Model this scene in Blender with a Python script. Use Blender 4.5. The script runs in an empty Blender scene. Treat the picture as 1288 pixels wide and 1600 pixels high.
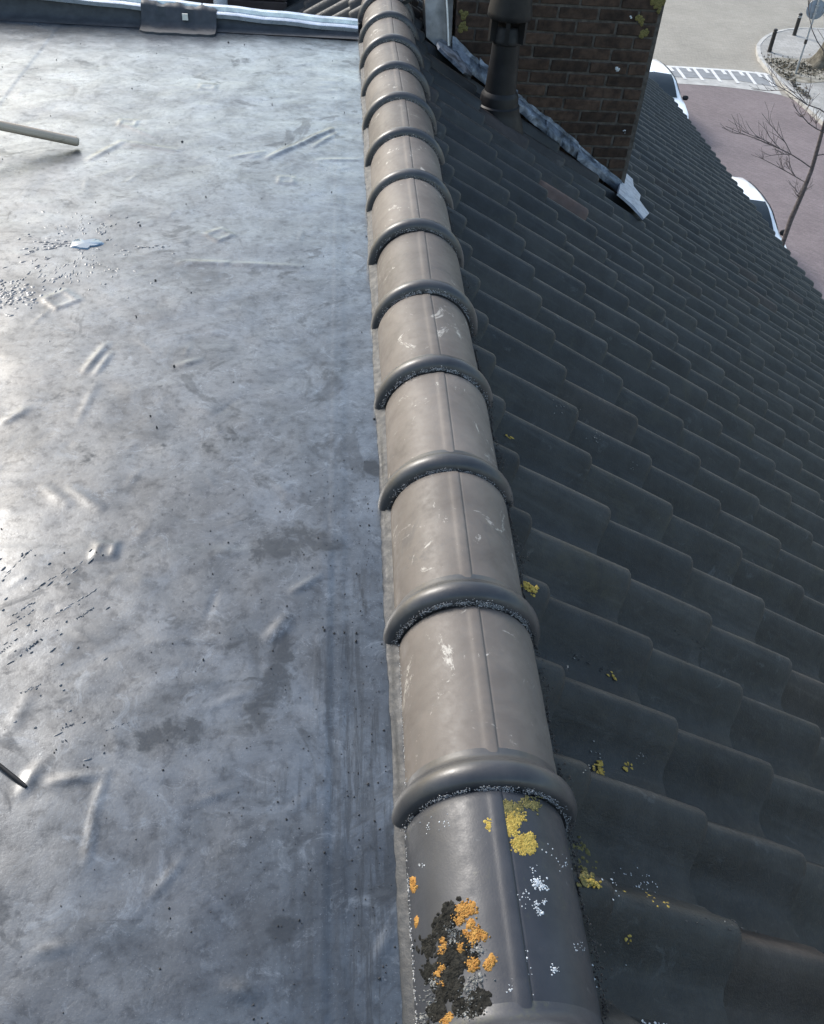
import bpy, bmesh, math, random
import numpy as np
from mathutils import Vector, Matrix

rnd = random.Random(7)
nrs = np.random.RandomState(11)
scene = bpy.context.scene
COL = scene.collection

# ------------------------------------------------------------------ camera
CAM = Vector((-0.2453, -0.7596, 1.3562))
FWD = Vector((0.084742, 0.734682, -0.673098))
RGT = Vector((0.996351, -0.055573, 0.064781))
UPV = Vector((-0.010187, 0.676131, 0.736711))
FPX = 1445.35                      # focal length in photograph pixels (1600 high)
cam_data = bpy.data.cameras.new('camera')
cam_data.sensor_fit = 'VERTICAL'
cam_data.sensor_height = 24.0
cam_data.lens = 24.0 * FPX / 1600.0
cam_data.clip_start = 0.02
cam_data.clip_end = 3000
cam = bpy.data.objects.new('camera', cam_data)
COL.objects.link(cam)
cam.matrix_world = Matrix(((RGT.x, UPV.x, -FWD.x, CAM.x),
                           (RGT.y, UPV.y, -FWD.y, CAM.y),
                           (RGT.z, UPV.z, -FWD.z, CAM.z),
                           (0, 0, 0, 1)))
scene.camera = cam

# ------------------------------------------------------------------ sky, sun, exposure
SUN = Vector((-0.545, 0.585, 0.60)).normalized()      # towards the sun: ahead and to the left
world = bpy.data.worlds.new('World')
scene.world = world
world.use_nodes = True
wn = world.node_tree.nodes
wl = world.node_tree.links
wn.clear()
wo = wn.new('ShaderNodeOutputWorld')
wb = wn.new('ShaderNodeBackground')
sky = wn.new('ShaderNodeTexSky')
sky.sky_type = 'NISHITA'
sky.sun_disc = False
sky.sun_elevation = math.asin(SUN.z)
sky.sun_rotation = math.atan2(SUN.x, SUN.y)
sky.air_density = 1.5
sky.dust_density = 2.5
sky.ozone_density = 1.3
wb.inputs['Strength'].default_value = 0.15
wl.new(sky.outputs[0], wb.inputs[0])
wl.new(wb.outputs[0], wo.inputs[0])
sd = bpy.data.lights.new('sun', 'SUN')
sd.energy = 1.7
sd.angle = math.radians(12.0)
sd.color = (1.0, 0.98, 0.95)
so = bpy.data.objects.new('sun', sd)
so.rotation_euler = SUN.to_track_quat('Z', 'Y').to_euler()
so.location = (-6, 6, 8)
COL.objects.link(so)
scene.view_settings.view_transform = 'Standard'
scene.view_settings.look = 'None'
scene.view_settings.gamma = 1.0
scene.view_settings.use_curve_mapping = False
scene.view_settings.exposure = 1.08

# ------------------------------------------------------------------ measured planes of the place
TH = math.radians(33.53)           # pitch of the tiled slope
CT, ST = math.cos(TH), math.sin(TH)
TW, TG = 0.2085, 0.3067            # cover width and course height of the roof tiles
P0 = Vector((0.1936, 1.954, 0.0077))   # crest end of roof tile (row 0, roll 0)
ROOF_N = Vector((ST, 0, CT))
GZ = -8.5                          # street level
RL = 0.37                          # cover length of a ridge tile
CHY = 4.40                         # front face of the chimney


def ray(px, py):
    return (FWD * FPX + RGT * (px - 644) - UPV * (py - 800)).normalized()


def on_z(px, py, z=0.0):
    d = ray(px, py)
    return CAM + d * ((z - CAM.z) / d.z)


def on_y(px, py, y):
    d = ray(px, py)
    return CAM + d * ((y - CAM.y) / d.y)


def on_slope(px, py, off=0.0):
    d = ray(px, py)
    return CAM + d * (((P0 + ROOF_N * off - CAM).dot(ROOF_N)) / d.dot(ROOF_N))


def on_ridge(px, py, r=0.130):
    d = ray(px, py)
    a = d.x * d.x + d.z * d.z
    b = 2 * (CAM.x * d.x + CAM.z * d.z)
    c = CAM.x ** 2 + CAM.z ** 2 - r * r
    q = b * b - 4 * a * c
    if q < 0:
        t = -b / (2 * a)
    else:
        t = (-b - math.sqrt(q)) / (2 * a)
    return CAM + d * t


# ------------------------------------------------------------------ material helpers
def new_mat(name):
    m = bpy.data.materials.new(name)
    m.use_nodes = True
    nt = m.node_tree
    nt.nodes.clear()
    out = nt.nodes.new('ShaderNodeOutputMaterial')
    b = nt.nodes.new('ShaderNodeBsdfPrincipled')
    nt.links.new(b.outputs[0], out.inputs[0])
    return m, nt, b


def N(nt, typ, **kw):
    n = nt.nodes.new(typ)
    for k, v in kw.items():
        setattr(n, k, v)
    return n


def noise(nt, vec, scale, detail=4, rough=0.55, dist=0.0):
    n = N(nt, 'ShaderNodeTexNoise')
    n.inputs['Scale'].default_value = scale
    n.inputs['Detail'].default_value = detail
    n.inputs['Roughness'].default_value = rough
    n.inputs['Distortion'].default_value = dist
    if vec is not None:
        nt.links.new(vec, n.inputs['Vector'])
    return n.outputs['Fac']


def ramp(nt, fac, stops, interp='LINEAR'):
    r = N(nt, 'ShaderNodeValToRGB')
    r.color_ramp.interpolation = interp
    e = r.color_ramp.elements
    while len(e) > 1:
        e.remove(e[-1])
    for i, (p, c) in enumerate(stops):
        if i == 0:
            e[0].position = p
            el = e[0]
        else:
            el = e.new(p)
        if not isinstance(c, (tuple, list)):
            c = (c, c, c)
        el.color = (c[0], c[1], c[2], 1)
    nt.links.new(fac, r.inputs[0])
    return r.outputs[0]


def mixc(nt, fac, a, b, blend='MIX'):
    n = N(nt, 'ShaderNodeMix', data_type='RGBA', blend_type=blend)
    for v, s in ((fac, 0), (a, 6), (b, 7)):
        if isinstance(v, (int, float)):
            n.inputs[s].default_value = v
        elif isinstance(v, tuple):
            n.inputs[s].default_value = (v[0], v[1], v[2], 1)
        else:
            nt.links.new(v, n.inputs[s])
    return n.outputs[2]


def math_n(nt, op, a, b=None, clamp=False):
    n = N(nt, 'ShaderNodeMath', operation=op, use_clamp=clamp)
    for i, v in enumerate((a, b)):
        if v is None:
            continue
        if isinstance(v, (int, float)):
            n.inputs[i].default_value = v
        else:
            nt.links.new(v, n.inputs[i])
    return n.outputs[0]


def coords(nt, kind='Object', scale=None, per_object=False):
    t = N(nt, 'ShaderNodeTexCoord')
    v = t.outputs[kind]
    if per_object:
        oi = N(nt, 'ShaderNodeObjectInfo')
        a = N(nt, 'ShaderNodeVectorMath', operation='SCALE')
        c = N(nt, 'ShaderNodeCombineXYZ')
        for i in range(3):
            nt.links.new(oi.outputs['Random'], c.inputs[i])
        nt.links.new(c.outputs[0], a.inputs[0])
        a.inputs['Scale'].default_value = 37.0
        s = N(nt, 'ShaderNodeVectorMath', operation='ADD')
        nt.links.new(v, s.inputs[0])
        nt.links.new(a.outputs[0], s.inputs[1])
        v = s.outputs[0]
    if scale:
        m = N(nt, 'ShaderNodeMapping')
        m.inputs['Scale'].default_value = scale
        nt.links.new(v, m.inputs['Vector'])
        v = m.outputs[0]
    return v


def bump(nt, b, h, strength, dist, prev=None):
    n = N(nt, 'ShaderNodeBump')
    n.inputs['Strength'].default_value = strength
    n.inputs['Distance'].default_value = dist
    nt.links.new(h, n.inputs['Height'])
    if prev is not None:
        nt.links.new(prev, n.inputs['Normal'])
    nt.links.new(n.outputs[0], b.inputs['Normal'])
    return n.outputs[0]


def simple(name, ca, cb, scale=20, rough=(0.5, 0.7), bmp=(60, 0.3, 0.002), metal=0.0, spec=0.5,
           per=True, lo=0.35, hi=0.65, rnd_val=0.0, cc=None, kind='Object'):
    """Two (or three) tone noise material with roughness variation and fine relief."""
    m, nt, b = new_mat(name)
    v = coords(nt, kind, per_object=per)
    f = noise(nt, v, scale, 6, 0.6)
    stops = [(lo, ca), (hi, cb)]
    if cc:
        stops.append((min(hi + 0.15, 0.98), cc))
    c = ramp(nt, f, stops)
    if rnd_val:
        oi = N(nt, 'ShaderNodeObjectInfo')
        k = math_n(nt, 'MULTIPLY_ADD', oi.outputs['Random'], rnd_val)
        nt.nodes[-1].inputs[2].default_value = 1 - rnd_val / 2
        hs = N(nt, 'ShaderNodeHueSaturation')
        nt.links.new(k, hs.inputs['Value'])
        nt.links.new(c, hs.inputs['Color'])
        c = hs.outputs[0]
    nt.links.new(c, b.inputs['Base Color'])
    f2 = noise(nt, v, scale * 2.3, 4)
    nt.links.new(ramp(nt, f2, [(0.3, rough[0]), (0.7, rough[1])]), b.inputs['Roughness'])
    b.inputs['Metallic'].default_value = metal
    b.inputs['Specular IOR Level'].default_value = spec
    if bmp:
        bump(nt, b, noise(nt, v, bmp[0], 5, 0.6), bmp[1], bmp[2])
    return m


M = {}


# --- rubber membrane of the flat roof
def membrane_material():
    m, nt, b = new_mat('rubber_membrane')
    v = coords(nt)
    at = N(nt, 'ShaderNodeAttribute', attribute_name='stain')
    stk = N(nt, 'ShaderNodeAttribute', attribute_name='streak')
    big = noise(nt, v, 1.7, 6, 0.62, 0.4)
    mid = noise(nt, v, 7.5, 7, 0.66, 0.6)
    fin = noise(nt, v, 42, 6, 0.7)
    vfin = noise(nt, v, 260, 3, 0.7)
    base = ramp(nt, mid, [(0.30, (0.009, 0.012, 0.016)), (0.48, (0.021, 0.026, 0.032)), (0.66, (0.046, 0.055, 0.065))])
    base = mixc(nt, ramp(nt, big, [(0.40, 0.0), (0.62, 0.6)]), base, (0.036, 0.043, 0.051))
    base = mixc(nt, ramp(nt, fin, [(0.38, 0.55), (0.56, 0.0)]), base, (0.016, 0.019, 0.024))
    base = mixc(nt, ramp(nt, noise(nt, v, 18, 7, 0.75, 0.8), [(0.56, 0.0), (0.66, 0.55)]), base, (0.115, 0.130, 0.148))
    base = mixc(nt, ramp(nt, vfin, [(0.62, 0.0), (0.72, 0.30)]), base, (0.22, 0.23, 0.25))
    blot0 = noise(nt, v, 4.3, 9, 0.74, 0.9)
    base = mixc(nt, ramp(nt, blot0, [(0.52, 0.0), (0.57, 0.2), (0.70, 0.5)]), base, (0.092, 0.107, 0.127))
    base = mixc(nt, ramp(nt, noise(nt, v, 3.1, 9, 0.76, 0.5), [(0.36, 0.6), (0.45, 0.0)]), base, (0.016, 0.019, 0.024))
    # hair scratches in a few directions
    for rot_, sc_x, th_ in ((0.5, 130, 0.70), (-0.7, 150, 0.71), (1.45, 140, 0.69)):
        mp = N(nt, 'ShaderNodeMapping')
        mp.inputs['Rotation'].default_value = (0, 0, rot_)
        mp.inputs['Scale'].default_value = (3.0, sc_x, 1)
        nt.links.new(v, mp.inputs['Vector'])
        scr = noise(nt, mp.outputs[0], 1.0, 3, 0.6, 0.2)
        base = mixc(nt, ramp(nt, scr, [(th_, 0.0), (th_ + 0.03, 0.55)]), base, (0.018, 0.021, 0.026))
    # dark damp looking smudges, ragged edges from the noise
    e = math_n(nt, 'ADD', at.outputs['Fac'], math_n(nt, 'MULTIPLY', math_n(nt, 'SUBTRACT', fin, 0.5), 1.7))
    rag = noise(nt, v, 19, 6, 0.7, 1.5)
    e = math_n(nt, 'ADD', e, math_n(nt, 'MULTIPLY', math_n(nt, 'SUBTRACT', rag, 0.5), 1.9))
    st = ramp(nt, e, [(0.46, 0.0), (0.60, 0.4), (0.88, 1.0)])
    # scuff streaks running along the ridge
    vs = coords(nt, scale=(75, 5.0, 1))
    s = noise(nt, vs, 1.0, 6, 0.7, 0.3)
    s2 = math_n(nt, 'MULTIPLY', ramp(nt, s, [(0.46, 0.0), (0.56, 1.0)]), stk.outputs['Fac'])
    # random smudge colonies
    vr = noise(nt, v, 3.3, 5, 0.75, 1.2)
    sm = ramp(nt, vr, [(0.585, 0.0), (0.625, 0.6)])
    dark = math_n(nt, 'MAXIMUM', math_n(nt, 'MAXIMUM', st, s2), sm, clamp=True)
    col = mixc(nt, math_n(nt, 'MULTIPLY', dark, 0.72), base, (0.022, 0.026, 0.032))
    nt.links.new(col, b.inputs['Base Color'])
    blot = noise(nt, v, 5.2, 8, 0.72, 0.7)
    ro = ramp(nt, blot, [(0.34, 0.48), (0.50, 0.35), (0.66, 0.26)])
    ro2 = mixc(nt, math_n(nt, 'MULTIPLY', dark, 0.8), ro, (0.60, 0.60, 0.60))
    nt.links.new(ro2, b.inputs['Roughness'])
    sp = ramp(nt, blot, [(0.34, 0.20), (0.50, 0.42), (0.66, 0.7)])
    sp = mixc(nt, math_n(nt, 'MULTIPLY', dark, 0.8), sp, (0.2, 0.2, 0.2))
    sp = mixc(nt, ramp(nt, fin, [(0.36, 0.6), (0.50, 0.0)]), sp, (0.2, 0.2, 0.2))
    nt.links.new(sp, b.inputs['Specular IOR Level'])
    b.inputs['IOR'].default_value = 1.38
    cw = ramp(nt, blot, [(0.34, 0.60), (0.50, 0.86), (0.66, 1.0)])
    cw = mixc(nt, math_n(nt, 'MULTIPLY', dark, 0.85), cw, (0.10, 0.10, 0.10))
    cw = mixc(nt, ramp(nt, fin, [(0.36, 0.5), (0.50, 0.0)]), cw, (0.2, 0.2, 0.2))
    nt.links.new(cw, b.inputs['Coat Weight'])
    b.inputs['Coat Roughness'].default_value = 0.25
    b.inputs['Coat IOR'].default_value = 1.66
    b.inputs['Coat Tint'].default_value = (0.93, 0.97, 1.0, 1)
    b.inputs['Specular Tint'].default_value = (0.90, 0.955, 1.0, 1)
    p = bump(nt, b, noise(nt, v, 6, 3, 0.45, 0.0), 0.12, 0.010)
    p = bump(nt, b, fin, 0.30, 0.0035, p)
    bump(nt, b, vfin, 0.25, 0.0009, p)
    return m


# --- smooth grey-brown concrete of the newer ridge tiles
def ridge_material(old=False):
    m, nt, b = new_mat('ridge_concrete_old' if old else 'ridge_concrete')
    v = coords(nt, per_object=True)
    o = coords(nt)
    f = noise(nt, v, 9, 6, 0.6, 0.5)
    g = noise(nt, v, 60, 5, 0.65)
    if old:
        c = ramp(nt, f, [(0.3, (0.017, 0.019, 0.024)), (0.7, (0.034, 0.037, 0.044))])
        c = mixc(nt, ramp(nt, noise(nt, v, 26, 6, 0.7), [(0.66, 0.0), (0.72, 0.7)]), c, (0.11, 0.115, 0.12))
        c = mixc(nt, ramp(nt, noise(nt, v, 7, 6, 0.75), [(0.60, 0.0), (0.70, 0.5)]), c, (0.07, 0.072, 0.04))
        lo, hi = 0.36, 0.54
    else:
        c = ramp(nt, f, [(0.30, (0.088, 0.076, 0.067)), (0.70, (0.144, 0.126, 0.111))])
        c = mixc(nt, ramp(nt, g, [(0.36, 0.35), (0.5, 0.0)]), c, (0.095, 0.088, 0.082))
        # chalky rubbed marks
        vv = coords(nt, per_object=True, scale=(1.0, 0.8, 1.0))
        k = noise(nt, vv, 13, 7, 0.78, 0.9)
        c = mixc(nt, ramp(nt, k, [(0.60, 0.0), (0.65, 0.7)]), c, (0.42, 0.40, 0.36))
        d = noise(nt, v, 5, 5, 0.7, 0.8)
        c = mixc(nt, ramp(nt, d, [(0.60, 0.0), (0.68, 0.45)]), c, (0.06, 0.06, 0.062))
        lo, hi = 0.46, 0.64
    oi = N(nt, 'ShaderNodeObjectInfo')
    hs = N(nt, 'ShaderNodeHueSaturation')
    k = math_n(nt, 'MULTIPLY_ADD', oi.outputs['Random'], 0.36)
    nt.nodes[-1].inputs[2].default_value = 0.80
    nt.links.new(k, hs.inputs['Value'])
    nt.links.new(c, hs.inputs['Color'])
    nt.links.new(hs.outputs[0], b.inputs['Base Color'])
    nt.links.new(ramp(nt, g, [(0.3, lo), (0.7, hi)]), b.inputs['Roughness'])
    b.inputs['Specular IOR Level'].default_value = 0.42 if old else 0.3
    p = bump(nt, b, noise(nt, v, 25, 4, 0.5), 0.12, 0.004)
    bump(nt, b, noise(nt, v, 320, 3, 0.6), 0.22, 0.0008, p)
    return m


def tile_material():
    m, nt, b = new_mat('roof_tile_concrete')
    v = coords(nt, per_object=True)
    f = noise(nt, v, 8, 6, 0.62, 0.6)
    g = noise(nt, v, 55, 6, 0.7)
    c = ramp(nt, f, [(0.30, (0.0088, 0.0093, 0.0097)), (0.72, (0.027, 0.028, 0.0285))])
    c = mixc(nt, ramp(nt, g, [(0.60, 0.0), (0.74, 0.4)]), c, (0.060, 0.063, 0.065))
    t = noise(nt, v, 4.2, 6, 0.75, 1.0)
    c = mixc(nt, ramp(nt, t, [(0.56, 0.0), (0.66, 0.5)]), c, (0.032, 0.030, 0.021))
    str_ = noise(nt, coords(nt, per_object=True, scale=(3.0, 26, 26)), 1.0, 6, 0.7, 0.4)
    c = mixc(nt, ramp(nt, str_, [(0.52, 0.0), (0.72, 0.5)]), c, (0.046, 0.047, 0.047))
    c = mixc(nt, ramp(nt, noise(nt, v, 15, 7, 0.75, 0.8), [(0.60, 0.0), (0.68, 0.5)]), c, (0.070, 0.072, 0.072))
    oi = N(nt, 'ShaderNodeObjectInfo')
    # every tile a little lighter, darker, browner or bluer than its neighbour
    tint = ramp(nt, oi.outputs['Random'], [(0.0, (0.62, 0.68, 0.74)), (0.35, (0.95, 1.0, 1.03)), (0.6, (1.22, 1.2, 1.14)),
                                           (0.85, (0.92, 0.98, 0.98)), (0.955, (1.20, 1.02, 0.92)), (1.0, (1.55, 1.15, 1.05))])
    c = mixc(nt, 1.0, c, tint, 'MULTIPLY')
    nt.links.new(c, b.inputs['Base Color'])
    nt.links.new(ramp(nt, g, [(0.3, 0.40), (0.7, 0.58)]), b.inputs['Roughness'])
    b.inputs['Specular IOR Level'].default_value = 0.33
    p = bump(nt, b, noise(nt, v, 30, 6, 0.65), 0.35, 0.005)
    bump(nt, b, noise(nt, v, 210, 4, 0.7), 0.6, 0.0018, p)
    return m


M['membrane'] = membrane_material()
M['ridge'] = ridge_material(False)
M['ridge_old'] = ridge_material(True)
M['collar'] = simple('ridge_collar_concrete', (0.026, 0.027, 0.030), (0.050, 0.049, 0.050), 14, (0.30, 0.46), (240, 0.22, 0.0008), rnd_val=0.2)
M['tile'] = tile_material()
M['tile_red'] = simple('roof_tile_reddish', (0.045, 0.026, 0.021), (0.075, 0.045, 0.036), 14, (0.55, 0.75), (120, 0.4, 0.002))
M['underlay'] = simple('roof_underlay', (0.012, 0.012, 0.013), (0.02, 0.02, 0.02), 6, (0.8, 0.9), None)
M['grit'] = simple('grey_grit', (0.08, 0.08, 0.08), (0.50, 0.50, 0.50), 300, (0.6, 0.8), None, kind='Object', per=False, lo=0.3, hi=0.7)
M['dark_grit'] = simple('dark_mortar_crumbs', (0.010, 0.010, 0.011), (0.045, 0.044, 0.042), 90, (0.7, 0.9), None, per=False)
M['sealant'] = simple('grey_sealant', (0.050, 0.057, 0.066), (0.10, 0.11, 0.125), 30, (0.34, 0.5), (90, 0.2, 0.001), spec=0.6)
M['pool'] = simple('pool_painted_sky', (0.060, 0.105, 0.155), (0.10, 0.155, 0.215), 30, (0.16, 0.3), (20, 0.06, 0.002), spec=0.8)  # blue of the reflected sky is put into the pool's base colour
M['zinc'] = simple('zinc_trim', (0.42, 0.45, 0.48), (0.62, 0.65, 0.68), 16, (0.22, 0.42), (40, 0.15, 0.002), metal=0.85)
M['flap'] = simple('dark_rubber_flap', (0.018, 0.021, 0.026), (0.036, 0.040, 0.046), 20, (0.5, 0.7), (60, 0.3, 0.002))
M['sticker'] = simple('white_sticker', (0.62, 0.60, 0.54), (0.74, 0.72, 0.66), 60, (0.5, 0.6), None)
M['chalk'] = simple('chalky_edge_sealant', (0.010, 0.012, 0.015), (0.024, 0.027, 0.031), 26, (0.5, 0.7), (90, 0.5, 0.003), cc=(0.060, 0.062, 0.063))
M['wood'] = None
M['lead'] = None
M['brick'] = simple('sooty_brick', (0.024, 0.0150, 0.0108), (0.064, 0.040, 0.028), 22, (0.75, 0.9), (110, 0.6, 0.003), rnd_val=0.7, spec=0.3)
M['mortar'] = simple('weathered_mortar', (0.045, 0.040, 0.035), (0.10, 0.09, 0.08), 30, (0.8, 0.95), (90, 0.6, 0.004), spec=0.25, per=False)
M['cement'] = simple('cement_render', (0.17, 0.165, 0.155), (0.30, 0.29, 0.275), 12, (0.75, 0.9), (60, 0.6, 0.004))
M['flue'] = simple('black_flue_plastic', (0.007, 0.007, 0.008), (0.014, 0.014, 0.015), 14, (0.45, 0.62), (90, 0.2, 0.001), spec=0.25)
M['lichen_yellow'] = simple('yellow_lichen', (0.24, 0.165, 0.035), (0.44, 0.325, 0.08), 160, (0.8, 0.95), (300, 0.8, 0.002), per=False, spec=0.2)
M['lichen_green'] = simple('olive_lichen', (0.085, 0.076, 0.028), (0.18, 0.155, 0.06), 150, (0.8, 0.95), (300, 0.8, 0.002), per=False, spec=0.2)
M['lichen_orange'] = simple('orange_lichen', (0.26, 0.118, 0.028), (0.38, 0.215, 0.06), 160, (0.8, 0.95), (300, 0.8, 0.002), per=False, spec=0.2)
M['lichen_white'] = simple('white_crust_lichen', (0.34, 0.36, 0.37), (0.62, 0.64, 0.65), 160, (0.8, 0.95), (300, 0.8, 0.002), per=False, spec=0.2)
M['moss_black'] = simple('dried_black_moss', (0.008, 0.008, 0.007), (0.030, 0.029, 0.025), 120, (0.9, 1.0), (200, 1.0, 0.004), per=False, spec=0.1)
M['moss_grey'] = simple('grey_dead_moss', (0.09, 0.09, 0.085), (0.30, 0.30, 0.28), 170, (0.9, 1.0), (260, 1.0, 0.003), per=False, spec=0.1)


def wood_material():
    m, nt, b = new_mat('worn_wood')
    v = coords(nt, scale=(3, 60, 60))
    f = noise(nt, v, 1.0, 6, 0.65, 0.6)
    c = ramp(nt, f, [(0.3, (0.24, 0.185, 0.135)), (0.55, (0.42, 0.34, 0.26)), (0.75, (0.55, 0.46, 0.37))])
    d = noise(nt, coords(nt), 30, 5, 0.7)
    c = mixc(nt, ramp(nt, d, [(0.6, 0.0), (0.7, 0.6)]), c, (0.09, 0.075, 0.06))
    nt.links.new(c, b.inputs['Base Color'])
    b.inputs['Roughness'].default_value = 0.6
    bump(nt, b, f, 0.3, 0.001)
    return m


def lead_material():
    m, nt, b = new_mat('weathered_lead')
    v = coords(nt, per_object=True)
    f = noise(nt, v, 11, 7, 0.7, 0.8)
    c = ramp(nt, f, [(0.38, (0.030, 0.035, 0.044)), (0.50, (0.10, 0.12, 0.15)), (0.64, (0.22, 0.25, 0.30))])
    nt.links.new(c, b.inputs['Base Color'])
    nt.links.new(ramp(nt, f, [(0.3, 0.6), (0.7, 0.42)]), b.inputs['Roughness'])
    b.inputs['Metallic'].default_value = 0.25
    bump(nt, b, noise(nt, v, 20, 5, 0.6), 0.35, 0.008)
    return m


M['wood'] = wood_material()
M['lead'] = lead_material()
M['lead_sealer'] = simple('chalky_lead', (0.20, 0.225, 0.27), (0.40, 0.43, 0.48), 24, (0.45, 0.65), (40, 0.8, 0.008), cc=(0.10, 0.115, 0.145))


def paving_material(name, ca, cb, cm, bw, bh, rot=0.0, big=(0.4, 0.6, 0.25)):
    m, nt, b = new_mat(name)
    t = N(nt, 'ShaderNodeTexCoord')
    mp = N(nt, 'ShaderNodeMapping')
    mp.inputs['Rotation'].default_value = (0, 0, rot)
    nt.links.new(t.outputs['Object'], mp.inputs['Vector'])
    br = N(nt, 'ShaderNodeTexBrick')
    br.inputs['Scale'].default_value = 1.0
    br.inputs['Brick Width'].default_value = bw
    br.inputs['Row Height'].default_value = bh
    br.inputs['Mortar Size'].default_value = 0.006
    br.inputs['Mortar Smooth'].default_value = 0.4
    br.inputs['Color1'].default_value = (*ca, 1)
    br.inputs['Color2'].default_value = (*cb, 1)
    br.inputs['Mortar'].default_value = (*cm, 1)
    nt.links.new(mp.outputs[0], br.inputs['Vector'])
    v = t.outputs['Object']
    f = noise(nt, v, 0.5, 6, 0.65)
    g = noise(nt, v, 12, 5, 0.7)
    c = mixc(nt, 1.0, br.outputs['Color'], ramp(nt, f, [(0.3, 0.86), (0.7, 1.14)]), 'MULTIPLY')
    c = mixc(nt, 1.0, c, ramp(nt, g, [(0.3, 0.85), (0.7, 1.15)]), 'MULTIPLY')
    nt.links.new(c, b.inputs['Base Color'])
    b.inputs['Roughness'].default_value = 0.85
    b.inputs['Specular IOR Level'].default_value = 0.3
    p = bump(nt, b, br.outputs['Fac'], 0.4, -0.006)
    bump(nt, b, g, 0.3, 0.004, p)
    return m


M['road'] = paving_material('red_brick_road', (0.140, 0.114, 0.118), (0.168, 0.139, 0.142), (0.112, 0.10, 0.10), 0.21, 0.07, 0.785)
M['table'] = paving_material('beige_brick_crossing', (0.225, 0.211, 0.182), (0.265, 0.249, 0.217), (0.18, 0.168, 0.146), 0.21, 0.07, 0.2)
M['pave'] = paving_material('grey_slab_pavement', (0.235, 0.232, 0.222), (0.285, 0.28, 0.268), (0.175, 0.17, 0.16), 0.3, 0.3, 0.1)
M['soil'] = simple('verge_soil', (0.13, 0.12, 0.095), (0.30, 0.285, 0.25), 3.0, (0.9, 1.0), (14, 0.6, 0.03), per=False, spec=0.1)
M['litter'] = simple('dead_leaves', (0.14, 0.13, 0.105), (0.23, 0.21, 0.17), 9, (0.9, 1.0), None, per=False, spec=0.1)
M['kerb'] = simple('kerb_concrete', (0.26, 0.26, 0.25), (0.38, 0.375, 0.36), 3, (0.8, 0.9), (30, 0.3, 0.004))
M['band'] = simple('grey_ramp_paving', (0.145, 0.155, 0.165), (0.20, 0.21, 0.22), 4, (0.8, 0.9), (20, 0.3, 0.004))
M['paint'] = simple('white_road_paint', (0.42, 0.42, 0.415), (0.58, 0.58, 0.57), 7, (0.6, 0.8), (20, 0.2, 0.002))
M['ground'] = simple('far_ground', (0.17, 0.16, 0.14), (0.25, 0.24, 0.22), 0.2, (0.9, 1.0), None, per=False)
M['carpaint'] = simple('white_car_paint', (0.74, 0.75, 0.77), (0.80, 0.81, 0.83), 2, (0.10, 0.16), None, spec=0.6)
M['carglass'] = simple('dark_car_glass', (0.010, 0.014, 0.015), (0.016, 0.021, 0.022), 3, (0.04, 0.07), None, spec=0.6)
M['rubber'] = simple('black_rubber', (0.014, 0.014, 0.014), (0.024, 0.024, 0.024), 30, (0.7, 0.85), (80, 0.2, 0.002))
M['rim'] = simple('alloy', (0.38, 0.39, 0.40), (0.48, 0.49, 0.50), 20, (0.3, 0.4), None, metal=0.8)
M['lamp'] = simple('headlight_cover', (0.50, 0.53, 0.56), (0.62, 0.65, 0.68), 20, (0.08, 0.15), None)
M['bollard'] = simple('bollard_paint', (0.010, 0.010, 0.011), (0.022, 0.021, 0.021), 8, (0.45, 0.6), (60, 0.2, 0.002))
M['steel'] = simple('galvanised_steel', (0.26, 0.28, 0.30), (0.38, 0.40, 0.42), 12, (0.4, 0.55), None, metal=0.5)
M['signback'] = simple('sign_back', (0.17, 0.205, 0.245), (0.225, 0.265, 0.31), 6, (0.45, 0.6), None)
M['bark'] = simple('bark', (0.050, 0.046, 0.037), (0.12, 0.112, 0.092), 9, (0.85, 0.95), (30, 0.9, 0.02), per=False, spec=0.2)
M['twig'] = simple('young_bark', (0.060, 0.052, 0.052), (0.125, 0.110, 0.108), 20, (0.8, 0.9), (60, 0.5, 0.004), per=False, spec=0.2)
M['wall'] = paving_material('house_brick_wall', (0.16, 0.085, 0.060), (0.21, 0.115, 0.080), (0.22, 0.20, 0.18), 0.21, 0.063)
M['brown'] = simple('brown_cladding', (0.050, 0.036, 0.032), (0.085, 0.062, 0.055), 8, (0.6, 0.8), (40, 0.3, 0.003))
M['white_pvc'] = simple('white_plastic_pipe', (0.66, 0.66, 0.66), (0.76, 0.76, 0.76), 8, (0.35, 0.5), None)


# ------------------------------------------------------------------ object helpers
def mesh_from(name, verts, faces, smooth=None):
    me = bpy.data.meshes.new(name)
    me.from_pydata([tuple(v) for v in verts], [], [tuple(f) for f in faces])
    me.update()
    if smooth is not None:
        me.polygons.foreach_set('use_smooth', [True] * len(me.polygons))
        if smooth < 179:
            me.set_sharp_from_angle(angle=math.radians(smooth))
    return me


def add(name, me, mat=None, parent=None, loc=None, rot=None, kind=None, label=None, cat=None, group=None):
    o = bpy.data.objects.new(name, me)
    COL.objects.link(o)
    if me is not None and mat is not None and not me.materials:
        me.materials.append(mat)
    if parent is not None:
        o.parent = parent
    if loc is not None:
        o.location = loc
    if rot is not None:
        o.rotation_euler = rot
    for k, v in (('kind', kind), ('label', label), ('category', cat), ('group', group)):
        if v:
            o[k] = v
    return o


def empty(name, loc, label, cat, group=None, rot=None):
    return add(name, None, None, None, loc, rot, None, label, cat, group)


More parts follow.
